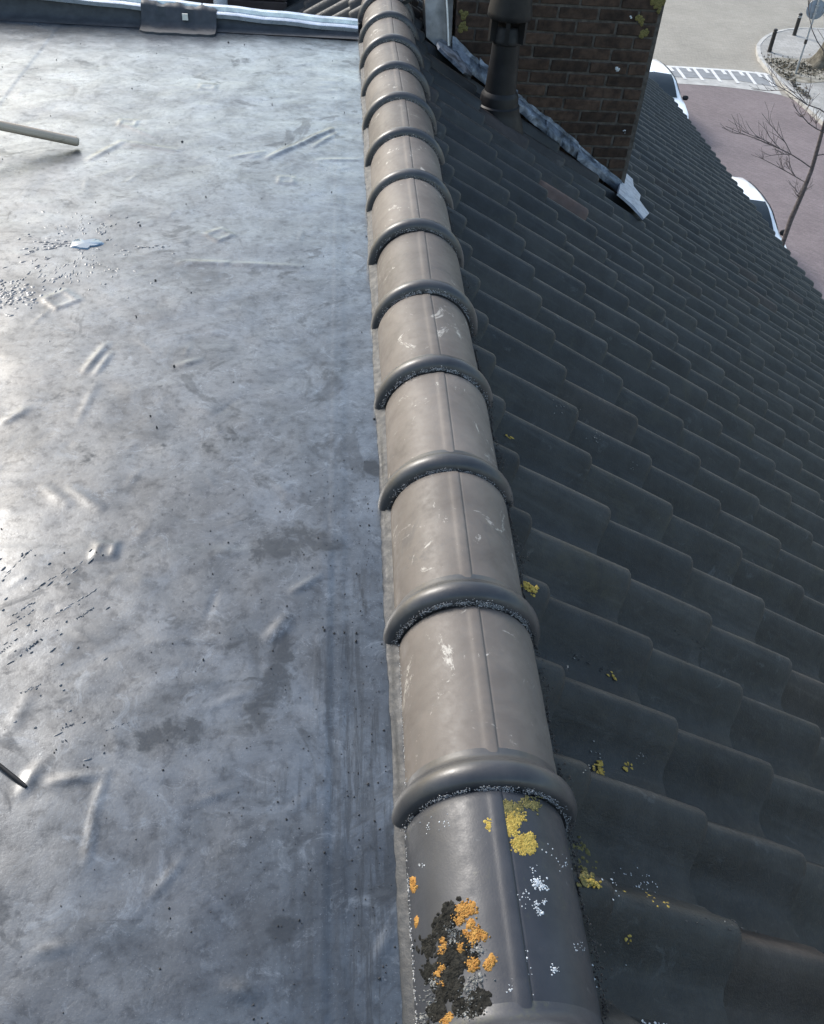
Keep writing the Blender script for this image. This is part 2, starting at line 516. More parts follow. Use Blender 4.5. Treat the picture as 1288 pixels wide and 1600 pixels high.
class MB:
    """collects verts and faces for one mesh"""
    def __init__(s):
        s.v, s.f = [], []

    def add(s, vs, fs):
        n = len(s.v)
        s.v += [tuple(v) for v in vs]
        s.f += [tuple(i + n for i in f) for f in fs]
        return s

    def box(s, a, b):
        x0, y0, z0 = a
        x1, y1, z1 = b
        return s.add([(x0, y0, z0), (x1, y0, z0), (x1, y1, z0), (x0, y1, z0), (x0, y0, z1), (x1, y0, z1), (x1, y1, z1), (x0, y1, z1)],
                     [(3, 2, 1, 0), (4, 5, 6, 7), (0, 1, 5, 4), (1, 2, 6, 5), (2, 3, 7, 6), (3, 0, 4, 7)])

    def tube(s, pts, rad, n=8, cap=True):
        pts = [Vector(p) for p in pts]
        rings = []
        up = Vector((0.31, 0.17, 0.93))
        for i, p in enumerate(pts):
            a = pts[max(i - 1, 0)]
            c = pts[min(i + 1, len(pts) - 1)]
            d = (c - a).normalized()
            x = d.cross(up)
            if x.length < 1e-3:
                x = d.cross(Vector((1, 0, 0)))
            x.normalize()
            y = d.cross(x)
            r = rad[i] if isinstance(rad, (list, tuple)) else rad
            rings.append([p + (x * math.cos(2 * math.pi * k / n) + y * math.sin(2 * math.pi * k / n)) * r for k in range(n)])
        vs = [v for r in rings for v in r]
        fs = []
        for i in range(len(rings) - 1):
            for k in range(n):
                k2 = (k + 1) % n
                fs.append((i * n + k, i * n + k2, (i + 1) * n + k2, (i + 1) * n + k))
        if cap:
            fs.append(tuple(range(n))[::-1])
            fs.append(tuple((len(rings) - 1) * n + k for k in range(n)))
        return s.add(vs, fs)

    def lathe(s, prof, n=24, c=(0, 0, 0)):
        """profile of (r, z) turned round the vertical axis through c"""
        vs, fs = [], []
        for r, z in prof:
            for k in range(n):
                a = 2 * math.pi * k / n
                vs.append((c[0] + r * math.cos(a), c[1] + r * math.sin(a), c[2] + z))
        for i in range(len(prof) - 1):
            for k in range(n):
                k2 = (k + 1) % n
                fs.append((i * n + k, i * n + k2, (i + 1) * n + k2, (i + 1) * n + k))
        return s.add(vs, fs)

    def blob(s, c, ax, ay, az, nrm=None, seed=0, n=8, jag=0.25):
        """low dome: ax, ay half sizes as vectors in the surface, az height along nrm"""
        r = random.Random(seed)
        nrm = nrm or Vector((0, 0, 1))
        c = Vector(c)
        vs = [c + nrm * az]
        k1 = [r.uniform(1 - jag, 1 + jag) for _ in range(n)]
        for rr, h in ((0.55, 0.85), (1.0, -0.05)):
            for k in range(n):
                a = 2 * math.pi * k / n
                vs.append(c + (ax * math.cos(a) + ay * math.sin(a)) * (rr * k1[k]) + nrm * (az * h))
        fs = []
        for k in range(n):
            k2 = (k + 1) % n
            fs.append((0, 1 + k, 1 + k2))
            fs.append((1 + k, 1 + n + k, 1 + n + k2, 1 + k2))
        return s.add(vs, fs)

    def grain(s, c, r, seed):
        q = random.Random(seed)
        c = Vector(c)
        k = [q.uniform(0.6, 1.25) * r for _ in range(6)]
        a = q.uniform(0, 3.1)
        ca, sa = math.cos(a), math.sin(a)
        vs = [c + Vector((ca * k[0], sa * k[0], 0)), c + Vector((-sa * k[1], ca * k[1], 0)), c + Vector((-ca * k[2], -sa * k[2], 0)),
              c + Vector((sa * k[3], -ca * k[3], 0)), c + Vector((0, 0, k[4])), c - Vector((0, 0, k[5]))]
        return s.add(vs, [(0, 1, 4), (1, 2, 4), (2, 3, 4), (3, 0, 4), (1, 0, 5), (2, 1, 5), (3, 2, 5), (0, 3, 5)])

    def mesh(s, name, smooth=None):
        return mesh_from(name, s.v, s.f, smooth)


def bevel_mesh(me, w, seg=2):
    bm = bmesh.new()
    bm.from_mesh(me)
    bmesh.ops.bevel(bm, geom=bm.edges[:], offset=w, segments=seg, profile=0.5, affect='EDGES')
    bm.to_mesh(me)
    bm.free()
    return me


def vnoise(x, y, cell, seed):
    """smooth value noise on arrays"""
    r = np.random.RandomState(seed)
    t = r.rand(128, 128) * 2 - 1
    X, Y = x / cell + 50.3, y / cell + 50.7
    i, j = np.floor(X).astype(int), np.floor(Y).astype(int)
    u, w = X - i, Y - j
    u, w = u * u * (3 - 2 * u), w * w * (3 - 2 * w)
    g = lambda a, b: t[a % 128, b % 128]
    return (g(i, j) * (1 - u) + g(i + 1, j) * u) * (1 - w) + (g(i, j + 1) * (1 - u) + g(i + 1, j + 1) * u) * w


# ================================================================== STREET LEVEL (setting)
def sheet(name, poly, z, mat, label, parent=None, kind='structure'):
    me = mesh_from(name, [(p[0], p[1], z) for p in poly], [tuple(range(len(poly)))])
    me.update()
    if me.polygons[0].normal.z < 0:
        me.flip_normals()
    return add(name, me, mat, parent, kind=kind, label=label)


add('ground', mesh_from('ground', [(-900, -900, GZ - 0.02), (900, -900, GZ - 0.02), (900, 900, GZ - 0.02), (-900, 900, GZ - 0.02)], [(0, 1, 2, 3)]),
    M['ground'], kind='structure', label='dull brown grey ground stretching away behind the street')


def G(px, py, z=GZ):
    p = on_z(px, py, z)
    return (p.x, p.y)


# red brick carriageway, its far end a shallow arc
arc = [G(1062, 131), G(1110, 134), G(1150, 138), G(1190, 143), G(1222, 149), G(1246, 158)]
KX = 15.10                                # kerb line on the right of the road
road_poly = [(4.7, -30)] + [(4.7, arc[0][1] + 0.35)] + arc + [(KX, arc[-1][1] - 1.2), (KX, -30)]
sheet('road', road_poly, GZ, M['road'], 'mauve red brick road below the tiled roof')
band_far = [G(1040, 104), G(1100, 107.5), G(1150, 111), G(1206, 117)]
sheet('crossing', [(4.7, arc[0][1] - 1.0), (KX + 0.1, arc[-1][1] - 2.5), (KX + 0.4, 33.0), (30, 33), (70, 60), (70, 90), (-30, 90), (-30, arc[0][1] - 1)],
      GZ - 0.006, M['table'], 'beige brick raised junction beyond the red road')
# lighter strip in front of the marking, then the dark ramp with its white ladder
lo = [(4.7, arc[0][1] + 0.35)] + arc[:5]
hi = [G(1215, 137), G(1150, 126), G(1100, 122.5), G(1062, 121)]
sheet('ramp_edge', [(p[0], p[1] + 0.01) for p in lo] + hi + [(4.7, hi[-1][1] + 0.35)], GZ + 0.004, M['kerb'], 'pale grey paved strip edging the red road')
ramp_poly = [(4.7, hi[-1][1] + 0.37)] + [(p[0], p[1] + 0.02) for p in reversed(hi)] + [(band_far[-1][0], band_far[-1][1])] + \
            list(reversed(band_far))[1:] + [(4.7, band_far[0][1] + 0.3)]
ramp_o = sheet('speed_ramp', ramp_poly, GZ + 0.008, M['band'], 'dark grey speed ramp across the road with white ladder marking')


def strip(pa, pb, w, z, parent, name='painted_line'):
    a, b_ = Vector((pa[0], pa[1])), Vector((pb[0], pb[1]))
    d = (b_ - a).normalized()
    n = Vector((-d.y, d.x)) * w / 2
    me = mesh_from(name, [(*(a - n), z), (*(b_ - n), z), (*(b_ + n), z), (*(a + n), z)], [(0, 1, 2, 3)])
    if me.polygons[0].normal.z < 0:
        me.flip_normals()
    return add(name, me, M['paint'], parent)


for a_, b_ in zip(band_far[:-1], band_far[1:]):
    strip(a_, b_, 0.17, GZ + 0.0125, ramp_o)
for k in range(-5, 7):
    top = Vector(G(1056 + 27.5 * k, 104.5 + 2.0 * k if k > 0 else 104.5 + 1.2 * k))
    bot = Vector(G(1071 + 27.5 * k, 124 + 2.2 * k if k > 0 else 124 + 0.8 * k))
    if k <= 5:
        strip(top, bot, 0.115, GZ + 0.0165, ramp_o)
        t2 = Vector(G(1072 + 27.5 * k, 105 + 2.0 * k if k > 0 else 105 + 1.2 * k))
        b2 = Vector(G(1079 + 27.5 * k, 112.5 + 2.1 * k if k > 0 else 112.5 + 0.9 * k))
        if k < 5:
            strip(t2, b2, 0.13, GZ + 0.0165, ramp_o)


def slab(name, poly, z0, z1, mat, label=None, parent=None, kind='structure'):
    n = len(poly)
    vs = [(p[0], p[1], z0) for p in poly] + [(p[0], p[1], z1) for p in poly]
    fs = [tuple(range(n, 2 * n))] + [(i, (i + 1) % n, n + (i + 1) % n, n + i) for i in range(n)]
    me = mesh_from(name, vs, fs)
    bm = bmesh.new()
    bm.from_mesh(me)
    bmesh.ops.recalc_face_normals(bm, faces=bm.faces[:])
    bm.to_mesh(me)
    bm.free()
    if max(me.polygons, key=lambda p: p.area).normal.z < 0:
        me.flip_normals()
    return add(name, me, mat, parent, kind=kind, label=label)


# pavement on the right with kerb, and the rounded corner with the bollards
corner = [G(1246, 158), G(1226, 138), G(1205, 116), G(1195, 105), G(1187, 95), G(1184, 84), G(1184, 75), G(1189, 68), G(1197, 61), G(1210, 55), G(1228, 50.5),
          G(1250, 48.5), G(1290, 49.5)]
pave_poly = [(KX, -30), (KX, corner[0][1] - 1.0)] + corner + [(60, corner[-1][1] + 2), (60, -30)]
slab('pavement', pave_poly, GZ - 0.05, GZ + 0.11, M['pave'], 'light grey slab pavement corner beside the red road')
verge = [G(1188, 93), G(1215, 91), G(1245, 92.5), G(1300, 92), G(1300, 128), G(1262, 131), G(1236, 128), G(1212, 116), G(1199, 104)]
verge_up = [(p[0] - 0.16, p[1] - 0.33) for p in verge]
slab('verge', verge_up, GZ + 0.05, GZ + 0.119, M['soil'], 'bare sandy earth verge under the street trees')
kb = [(KX, -30), (KX, 0), (KX, 10), (KX, 20), (KX, corner[0][1] - 1.0)] + corner
kv, kf = [], []
for i, p in enumerate(kb):
    a = Vector(kb[max(i - 1, 0)])
    c = Vector(kb[min(i + 1, len(kb) - 1)])
    d = (c - a).normalized()
    n = Vector((d.y, -d.x))
    for off, z in ((-0.07, -0.05), (-0.07, 0.118), (0.07, 0.124), (0.07, 0.05)):
        q = Vector(p) + n * off
        kv.append((q.x, q.y, GZ + z))
for i in range(len(kb) - 1):
    for k in range(3):
        kf.append((i * 4 + k, i * 4 + k + 1, i * 4 + 5 + k, i * 4 + 4 + k))
add('kerb', mesh_from('kerb', kv, kf), M['kerb'], kind='structure', label='concrete kerb edging the pavement corner')
# grass tufts and leaf litter along the kerb
mb = MB()
for i in range(900):
    if i % 3:
        a, b_ = Vector(G(1200, 104)), Vector(G(1288, 118))
        p = a.lerp(b_, rnd.random()) + Vector((rnd.gauss(0, 0.4), rnd.gauss(0, 0.5)))
    else:
        p = Vector(corner[0]).lerp(Vector(corner[2]), rnd.random()) + Vector((0.25 + rnd.gauss(0, 0.14), rnd.gauss(0, 0.1)))
    if p.x < KX + 0.2:
        continue
    h = rnd.uniform(0.02, 0.07)
    a = rnd.uniform(0, 6.28)
    d = Vector((math.cos(a), math.sin(a), 0)) * rnd.uniform(0.02, 0.07)
    c = Vector((p.x, p.y, GZ + 0.119))
    mb.add([c - d, c + d, c + d * 0.3 + Vector((d.y, -d.x, h))], [(0, 1, 2), (2, 1, 0)])
add('leaf_litter', mb.mesh('leaf_litter'), M['litter'], kind='stuff', label='dead leaves and tufts strewn over the verge and kerb')


# ------------------------------------------------------------------ bollards, sign, trees, cars
def bollard(px, py, top_band, label):
    b0 = on_z(px, py, GZ + 0.11)
    t = empty('bollard', b0, label, 'bollard', 'bollards on the pavement corner')
    prof = [(0.0, 0.0), (0.085, 0.0), (0.085, 0.02), (0.075, 0.03), (0.072, 0.62), (0.078, 0.63), (0.078, 0.69), (0.066, 0.70), (0.066, 0.725), (0.076, 0.735), (0.074, 0.775), (0.05, 0.795), (0.0, 0.80)]
    add('post', MB().lathe(prof, 20).mesh('post', 40), M['bollard'], t)
    if top_band:
        for z in (0.652, 0.70):
            add('reflective_band', MB().lathe([(0.0795, z - 0.012), (0.081, z - 0.012), (0.081, z + 0.012), (0.0795, z + 0.012)], 20).mesh('reflective_band', 40), M['paint'], t)
    return t


bollard(1202, 81, False, 'plain black bollard standing nearer on the paved corner')
bollard(1241, 55, True, 'black bollard with white bands near its top, beside the round sign')

sp = on_z(1243, 115, GZ + 0.115)
t = empty('road_sign', sp, 'round road sign seen from behind on a leaning grey pole', 'road sign')
add('pole', MB().tube([(0, 0, 0), (0, 0, 2.45)], 0.036, 12).mesh('pole', 50), M['steel'], t)
add('pole_sleeve', MB().lathe([(0.036, 0.98), (0.05, 0.98), (0.05, 1.12), (0.036, 1.12)], 14).mesh('pole_sleeve', 40), M['bollard'], t)
view = Vector((CAM.x - sp.x, CAM.y - sp.y, 0)).normalized()
mb = MB()
pl = []
for z_, r_ in ((0.0, 0.295), (0.004, 0.30), (0.012, 0.30), (0.016, 0.295)):
    pl.append((r_, z_))
mb.lathe([(0.0, 0.0)] + pl + [(0.0, 0.016)], 36)
disc = mb.mesh('disc', 40)
q = Vector((view.x + 0.25, view.y, 0)).normalized()
o = add('disc', disc, M['signback'], t, loc=(-q.x * 0.06, -q.y * 0.06, 2.05))
o.rotation_euler = q.to_track_quat('Z', 'Y').to_euler()
mb = MB()
mb.lathe([(0.297, -0.004), (0.312, -0.004), (0.312, 0.020), (0.297, 0.020)], 36)
o2 = add('rim', mb.mesh('rim', 40), M['steel'], o)
for z in (1.92, 2.16):
    add('clamp', MB().box((-0.05, -0.05, z), (0.05, 0.05, z + 0.035)).mesh('clamp'), M['steel'], t)
add('upper_plate', MB().box((-0.16, -0.02, 2.40), (0.16, 0.02, 2.56)).mesh('upper_plate'), M['paint'], t)


def branchy(mb, p, d, L, r, depth, q, spread=0.75, n=6):
    """one bending limb that forks"""
    pts, rad = [Vector(p)], [r]
    k = max(4, int(L / 0.22))
    k = min(k, 9)
    dd = Vector(d).normalized()
    for i in range(k):
        dd = (dd + Vector((q.gauss(0, 0.13), q.gauss(0, 0.13), q.gauss(0.05, 0.10)))).normalized()
        pts.append(pts[-1] + dd * (L / k))
        rad.append(r * (1 - 0.8 * (i + 1) / k) + 0.002)
    mb.tube(pts, rad, n)
    if depth > 0:
        for _ in range(q.randint(4, 7)):
            i = q.randint(1, k - 1)
            s = Vector((q.gauss(0, 1), q.gauss(0, 1), q.gauss(0.3, 0.6))).normalized()
            branchy(mb, pts[i], (dd + s * spread), L * q.uniform(0.3, 0.55), rad[i] * 0.55, depth - 1, q, spread, max(4, n - 2))


# slender bare street tree standing by the road in front of the eaves
base = on_z(1190, 476, GZ + 0.0)
t = empty('young_tree', base, 'slender leafless young tree rising beside the eaves over the road', 'tree')
q = random.Random(5)
pts, rad = [], []
for i in range(15):
    z = i * 0.5
    pts.append((0.05 * math.sin(i * 1.3), 0.04 * math.cos(i * 0.9), z))
    rad.append(max(0.062 * (1 - i / 16.5), 0.008) * rnd.uniform(.88, 1.15))
add('trunk', MB().tube(pts, rad, 9).mesh('trunk', 60), M['twig'], t)


def branch_part(z, dx, dy, dz, L, r, seed, depth=2):
    q = random.Random(seed)
    mb = MB()
    branchy(mb, (0.02, 0, z), (dx, dy, dz), L, r * 0.65, depth, q, 0.7, 6)
    add('branch', mb.mesh('branch', 70), M['twig'], t)


for z, dx, dy, dz, L, r, sd_ in ((2.75, -0.75, 0.5, 0.10, 1.25, 0.017, 1), (3.05, -1.0, 0.5, 0.2, 1.9, 0.021, 2), (3.3, 0.9, -0.3, 0.3, 1.2, 0.017, 3),
                                 (3.75, -0.7, -0.2, 0.25, 1.1, 0.018, 4), (4.05, -0.9, 0.7, 0.35, 1.5, 0.019, 5), (4.5, -0.30, 0.2, 1.0, 1.7, 0.022, 6),
                                 (4.6, -0.5, 0.1, 0.8, 1.9, 0.018, 12), (4.7, 0.6, 0.3, 0.6, 1.4, 0.018, 7), (5.3, -0.5, 0.6, 0.8, 1.2, 0.015, 8),
                                 (5.6, 0.5, -0.6, 0.8, 1.2, 0.014, 9), (2.2, 0.5, 0.7, 0.3, 0.8, 0.012, 10), (2.4, -0.4, -0.6, 0.4, 0.4, 0.009, 11)):
    branch_part(z, dx, dy, dz, L, r, sd_)

# old thick tree at the right edge
base = on_z(1287, 103, GZ + 0.115) + Vector((0.12, 0.0, 0))
t = empty('street_tree', base, 'thick old street tree trunk with flared roots beside the sign', 'tree')
prof = []
vs, fs = [], []
nseg = 26
zs = [0.0, 0.06, 0.16, 0.32, 0.6, 1.1, 1.8, 2.6, 3.4, 4.2]
for i, z in enumerate(zs):
    flare = 0.40 * math.exp(-z / 0.28)
    for k in range(nseg):
        a = 2 * math.pi * k / nseg
        lob = 0.5 + 0.5 * math.cos(5 * a + 0.7)
        r = 0.40 - 0.022 * z + flare * (0.35 + 0.65 * lob) + 0.02 * math.sin(3 * a + z * 2) + 0.012 * math.sin(9 * a + z)
        vs.append((r * math.cos(a) + 0.05 * z, r * math.sin(a), z))
for i in range(len(zs) - 1):
    for k in range(nseg):
        k2 = (k + 1) % nseg
        fs.append((i * nseg + k, i * nseg + k2, (i + 1) * nseg + k2, (i + 1) * nseg + k))
add('trunk', mesh_from('trunk', vs, fs, 60), M['bark'], t)
for i in range(7):
    q = random.Random(40 + i)
    mb = MB()
    a = i * 0.9
    branchy(mb, (0.2, 0, 3.6 + 0.1 * i), (math.cos(a) * 0.8, math.sin(a) * 0.8, 1.0), 3.2, 0.16 - 0.008 * i, 3, q, 0.8, 7)
    add('limb', mb.mesh('limb', 70), M['bark'], t)


def car(loc, label, tail):
    """small hatchback, front towards -y; lofted body, separate glass"""
    t = empty('parked_car', loc, label, 'car', 'white cars parked below the eaves')
    # stations: y, half width at sill, belt height, half width at belt, roof height, half width at roof
    S = [(-2.02, 0.60, 0.62, 0.56, 0.66, 0.50), (-1.92, 0.78, 0.70, 0.74, 0.75, 0.62), (-1.5, 0.86, 0.82, 0.82, 0.87, 0.66), (-1.02, 0.875, 0.90, 0.845, 0.96, 0.66),
         (-0.84, 0.88, 0.92, 0.85, 1.06, 0.645), (-0.55, 0.88, 0.93, 0.855, 1.27, 0.615), (-0.28, 0.88, 0.935, 0.86, 1.42, 0.59), (-0.05, 0.88, 0.94, 0.86, 1.475, 0.585),
         (0.45, 0.88, 0.945, 0.86, 1.50, 0.585), (1.0, 0.88, 0.955, 0.855, 1.48, 0.575), (1.45, 0.875, 0.965, 0.845, 1.42, 0.55),
         (1.70, 0.86, 0.97, 0.83, 1.32, 0.53), (1.92, 0.82, 0.95, 0.79, 1.08, 0.56), (2.0, 0.74, 0.80, 0.72, 0.84, 0.60)]
    if tail:
        S = [(y if y < 0.5 else 0.5 + (y - 0.5) * tail, *r) for (y, *r) in S]
    vs, fs = [], []
    m = 17
    for (y, hs, zb, hb, zr, hr) in S:
        half = [(hs * 0.86, 0.22), (hs, 0.30), (hs + 0.012, 0.5), (hb + 0.012, zb - 0.07), (hb, zb), (hb - 0.02, zb + 0.015),
                ((hb * 0.25 + hr * 0.75), zb + (zr - zb) * 0.80), (hr * 0.90, zr - (zr - zb) * 0.07), (0.0, zr + 0.012)]
        for x, z in half:
            vs.append((-x, y, z))
        for x, z in reversed(half[:-1]):
            vs.append((x, y, z))
    for i in range(len(S) - 1):
        for k in range(m - 1):
            fs.append((i * m + k, (i + 1) * m + k, (i + 1) * m + k + 1, i * m + k + 1))
    fs.append(tuple(range(m)))
    fs.append(tuple(range((len(S) - 1) * m, len(S) * m))[::-1])
    me = mesh_from('body', vs, fs)
    bm = bmesh.new()
    bm.from_mesh(me)
    bmesh.ops.recalc_face_normals(bm, faces=bm.faces[:])
    bmesh.ops.subdivide_edges(bm, edges=bm.edges[:], cuts=1, use_grid_fill=True, smooth=0.0)
    bm.to_mesh(me)
    bm.free()
    me.polygons.foreach_set('use_smooth', [True] * len(me.polygons))
    add('body', me, M['carpaint'], t)

    def panel(name, st, cols, off=0.016):
        pv, pf = [], []
        for i in st:
            for k in cols:
                x, y, z = vs[i * m + k]
                c = Vector((0, y, 0.8))
                n = (Vector((x, y, z)) - c).normalized()
                pv.append(Vector((x, y, z)) + n * off + (Vector((0, -off if i < 7 else (off if i > 9 else 0), 0))))
        w = len(cols)
        for i in range(len(st) - 1):
            for k in range(w - 1):
                pf.append((i * w + k, (i + 1) * w + k, (i + 1) * w + k + 1, i * w + k + 1))
        pm = mesh_from(name, pv, pf, 60)
        add(name, pm, M['carglass'], t)
    panel('windscreen', [4, 5, 6, 7], [7, 8, 9])
    panel('rear_window', [11, 12], [7, 8, 9])
    panel('side_window', [5, 6, 7, 8], [5, 6])
    panel('side_window', [5, 6, 7, 8], [10, 11])
    panel('side_window', [8, 9, 10], [5, 6])
    panel('side_window', [8, 9, 10], [10, 11])
    tail = tail or 1
    for sx in (-1, 1):
        for y in (-1.28, 1.25 * tail):
            wv = MB()
            wv.lathe([(0.19, -0.09), (0.29, -0.10), (0.312, -0.07), (0.312, 0.07), (0.29, 0.10), (0.19, 0.09)], 28)
            w = add('wheel', wv.mesh('wheel', 50), M['rubber'], t, loc=(sx * 0.815, y, 0.312), rot=(0, math.pi / 2, 0))
            add('hub', MB().lathe([(0.0, 0.075), (0.05, 0.085), (0.17, 0.06), (0.2, 0.085), (0.2, -0.085), (0.17, -0.06), (0.05, -0.085), (0.0, -0.075)], 20).mesh('hub', 40), M['rim'], w)
        mm = MB()
        mm.lathe([(0.0, -0.06), (0.07, -0.05), (0.10, 0.0), (0.07, 0.05), (0.0, 0.06)], 14)
        mo = add('mirror', mm.mesh('mirror', 60), M['flue'] if sx > 0 else M['carpaint'], t, loc=(sx * 0.935, -0.60, 0.98))
        mo.scale = (1.0, 0.7, 1.1)
        hl = MB()
        hl.lathe([(0.0, 0.05), (0.10, 0.03), (0.15, -0.03), (0.15, -0.05)], 16)
        ho = add('headlight', hl.mesh('headlight', 60), M['lamp'], t, loc=(sx * 0.60, -1.92, 0.66), rot=(math.radians(62), 0, sx * 0.3))
        ho.scale = (1.0, 0.7, 1.0)
    add('number_plate', MB().box((-0.26, -2.045, 0.40), (0.26, -2.03, 0.51)).mesh('number_plate'), M['lichen_yellow'], t)
    return t


car((9.08, 27.8, GZ), 'white hatchback parked farther off, its windscreen above the eaves beside the chimney', 1.1)
car((8.90, 19.0, GZ), 'white hatchback parked nearer below the eaves, only its roof corner showing', 0.95)

# ================================================================== THE HOUSE BODY
wall = MB()
wall.box((-4.4, -4.0, GZ), (4.15, 11.8, -2.95))
add('house_wall', wall.mesh('house_wall'), M['wall'], kind='structure', label='brick house walls below the roof')

# ================================================================== FLAT ROOF
FR = -0.138          # right edge of the membrane, where it turns up to the ridge
Y1 = 4.19            # far end at the upstand
xs = np.concatenate([np.linspace(-4.2, -2.0, 60, endpoint=False), np.linspace(-2.0, FR, 310)])
ys = [-2.2]
while ys[-1] < Y1:
    y = ys[-1]
    ys.append(y + (0.05 if y < -0.7 else 0.0055 + 0.0016 * (y + 0.7)))
ys[-1] = Y1
ys = np.array(ys)
X, Y = np.meshgrid(xs, ys)
Z = 0.0030 * vnoise(X, Y, 0.55, 1) + 0.0018 * vnoise(X, Y, 0.19, 2) + 0.0008 * vnoise(X, Y * 1.0, 0.06, 3)


def seg_dist(pa, pb):
    ax, ay = pa
    bx, by = pb
    dx, dy = bx - ax, by - ay
    L2 = dx * dx + dy * dy + 1e-12
    tt = np.clip(((X - ax) * dx + (Y - ay) * dy) / L2, 0, 1)
    return np.hypot(X - ax - tt * dx, Y - ay - tt * dy), tt


def F2(px, py):
    p = on_z(px, py, 0)
    return (p.x, p.y)


WR = [((420, 247), (470, 225), .013, .010), ((470, 225), (518, 202), .013, .012), ((490, 230), (527, 207), .010, .006), ((362, 246), (412, 238), .010, .006), ((390, 246), (408, 243), .010, .005),
      ((285, 411), (350, 412), .014, .007), ((350, 412), (470, 418), .011, .005), ((70, 763), (106, 786), .013, .005), ((112, 766), (156, 794), .012, .006),
      ((133, 578), (165, 538), .010, .006), ((150, 583), (172, 552), .008, .004), ((458, 927), (496, 904), .007, .006), ((419, 998), (448, 968), .010, .006),
      ((424, 1003), (452, 980), .006, .004), ((136, 1350), (148, 1270), .006, .004), ((148, 1270), (168, 1207), .006, .003), ((85, 1223), (152, 1214), .008, .006),
      ((185, 190), (245, 215), .012, .005), ((140, 250), (190, 222), .014, .006), ((190, 222), (275, 235), .014, .006), ((500, 250), (560, 249), .010, .004),
      ((280, 570), (310, 562), .010, .005), ((120, 660), (150, 600), .010, .003), ((5, 660), (40, 640), .012, .008), ((60, 1488), (110, 1480), .008, .003),
      ((360, 1545), (400, 1553), .012, .007), ((590, 1500), (610, 1455), .008, .005), ((235, 1005), (335, 1003), .005, .003), ((20, 1140), (45, 1090), .012, .002), ((35, 1240), (60, 1200), .010, .005)]
for a_, b_, w, h in WR:
    d, tt = seg_dist(F2(*a_), F2(*b_))
    Z += (0.62 if a_[1] < 600 else 0.40) * h * np.exp(-(d / w) ** 2) * (0.45 + 0.55 * np.sin(np.pi * np.clip(tt, .03, .97)))
# hundreds of small puckers
for i in range(420):
    cx_, cy_ = nrs.uniform(-2.1, FR - 0.02), nrs.uniform(-0.5, Y1)
    ang = nrs.normal(0.1, 0.6)
    L, w, h = nrs.uniform(0.01, 0.05), nrs.uniform(0.005, 0.011), nrs.uniform(0.0003, 0.0011) * (1 if nrs.rand() > .3 else -0.8)
    i0, i1 = np.searchsorted(ys, cy_ - 0.12), np.searchsorted(ys, cy_ + 0.12)
    j0, j1 = np.searchsorted(xs, cx_ - 0.12), np.searchsorted(xs, cx_ + 0.12)
    sx, sy = X[i0:i1, j0:j1] - cx_, Y[i0:i1, j0:j1] - cy_
    u, v_ = sx * math.cos(ang) + sy * math.sin(ang), -sx * math.sin(ang) + sy * math.cos(ang)
    Z[i0:i1, j0:j1] += h * np.exp(-(u / L) ** 2 - (v_ / w) ** 2)


def plate(px, py, half, rot, h=0.0024):
    cx_, cy_ = F2(px, py)
    u = (X - cx_) * math.cos(rot) + (Y - cy_) * math.sin(rot)
    v_ = -(X - cx_) * math.sin(rot) + (Y - cy_) * math.cos(rot)
    d = np.maximum(abs(u), abs(v_)) - half
    return h * np.exp(-(d / 0.008) ** 2) + 0.0012 * (d < 0)


for px, py, hf, rot in ((343, 368, .030, .78), (95, 468, .034, .78), (165, 862, .018, 0), (448, 282, .026, 0), (200, 192, .030, 0), (325, 136, .030, 0)):
    Z += plate(px, py, hf, rot)
# lap seams parallel to the ridge and one across
for xs_, h in ((-0.222, .0007), (-1.555, .0018)):
    Z += h * (1 / (1 + np.exp((X - xs_) / 0.0022)))
Z += 0.0004 * np.exp(-((X + 0.246) / 0.0035) ** 2) + 0.0003 * np.exp(-((X + 0.268) / 0.003) ** 2)
yc = F2(400, 858)[1]
Z += 0.0014 / (1 + np.exp((Y - yc - 0.004 * vnoise(X, Y, .2, 9)) / 0.0025)) * (X < -0.25)
# dark smudges and footmarks
ST_ = np.zeros_like(X)
SM = [((425, 857), (470, 846), .050, 1), ((470, 846), (500, 850), .042, 1), ((510, 862), (530, 858), .018, 0.72), ((440, 1005), (432, 1060), .026, 1), ((432, 1060), (398, 1125), .030, 1), ((380, 1000), (357, 1018), .012, 0.65),
      ((352, 1068), (400, 1060), .008, 0.65), ((452, 1022), (466, 1022), .012, 0.65), ((232, 1158), (262, 1148), .026, 1), ((275, 1148), (298, 1143), .032, 1), ((438, 1455), (446, 1456), .019, 1.3),
      ((578, 732), (590, 738), .022, 1.2), ((345, 670), (365, 685), .03, 0.65), ((365, 685), (405, 690), .03, 0.65), ((325, 700), (330, 704), .028, 0.65), ((410, 748), (416, 755), .024, 0.72), ((130, 700), (136, 718), .022, 0.65),
      ((545, 1340), (580, 1325), .024, 0.65), ((330, 1140), (345, 1180), .014, 0.50), ((290, 455), (310, 458), .04, 0.50), ((505, 480), (530, 470), .03, 0.50), ((460, 485), (470, 482), .03, 0.43), ((400, 505), (445, 490), .018, 0.50),
      ((90, 620), (120, 615), .022, 0.65), ((250, 605), (310, 640), .008, 0.58), ((560, 900), (573, 960), .005, 1), ((320, 1380), (345, 1370), .02, 0.43), ((200, 1180), (215, 1250), .018, 0.36), ((270, 780), (300, 800), .018, 0.43),
      ((375, 1540), (405, 1560), .02, 0.65), ((340, 825), (405, 806), .004, 0.72), ((330, 280), (350, 285), .06, 0.36), ((300, 270), (330, 268), .05, 0.43), ((560, 1440), (575, 1500), .014, 0.65), ((490, 1570), (540, 1560), .025, 0.58),
      ((590, 1395), (612, 1400), .014, 1), ((450, 1085), (456, 1100), .006, 0.72), ((452, 1118), (458, 1120), .010, 0.72), ((355, 1325), (366, 1328), .012, 0.65), ((255, 690), (260, 720), .012, 0.58)]
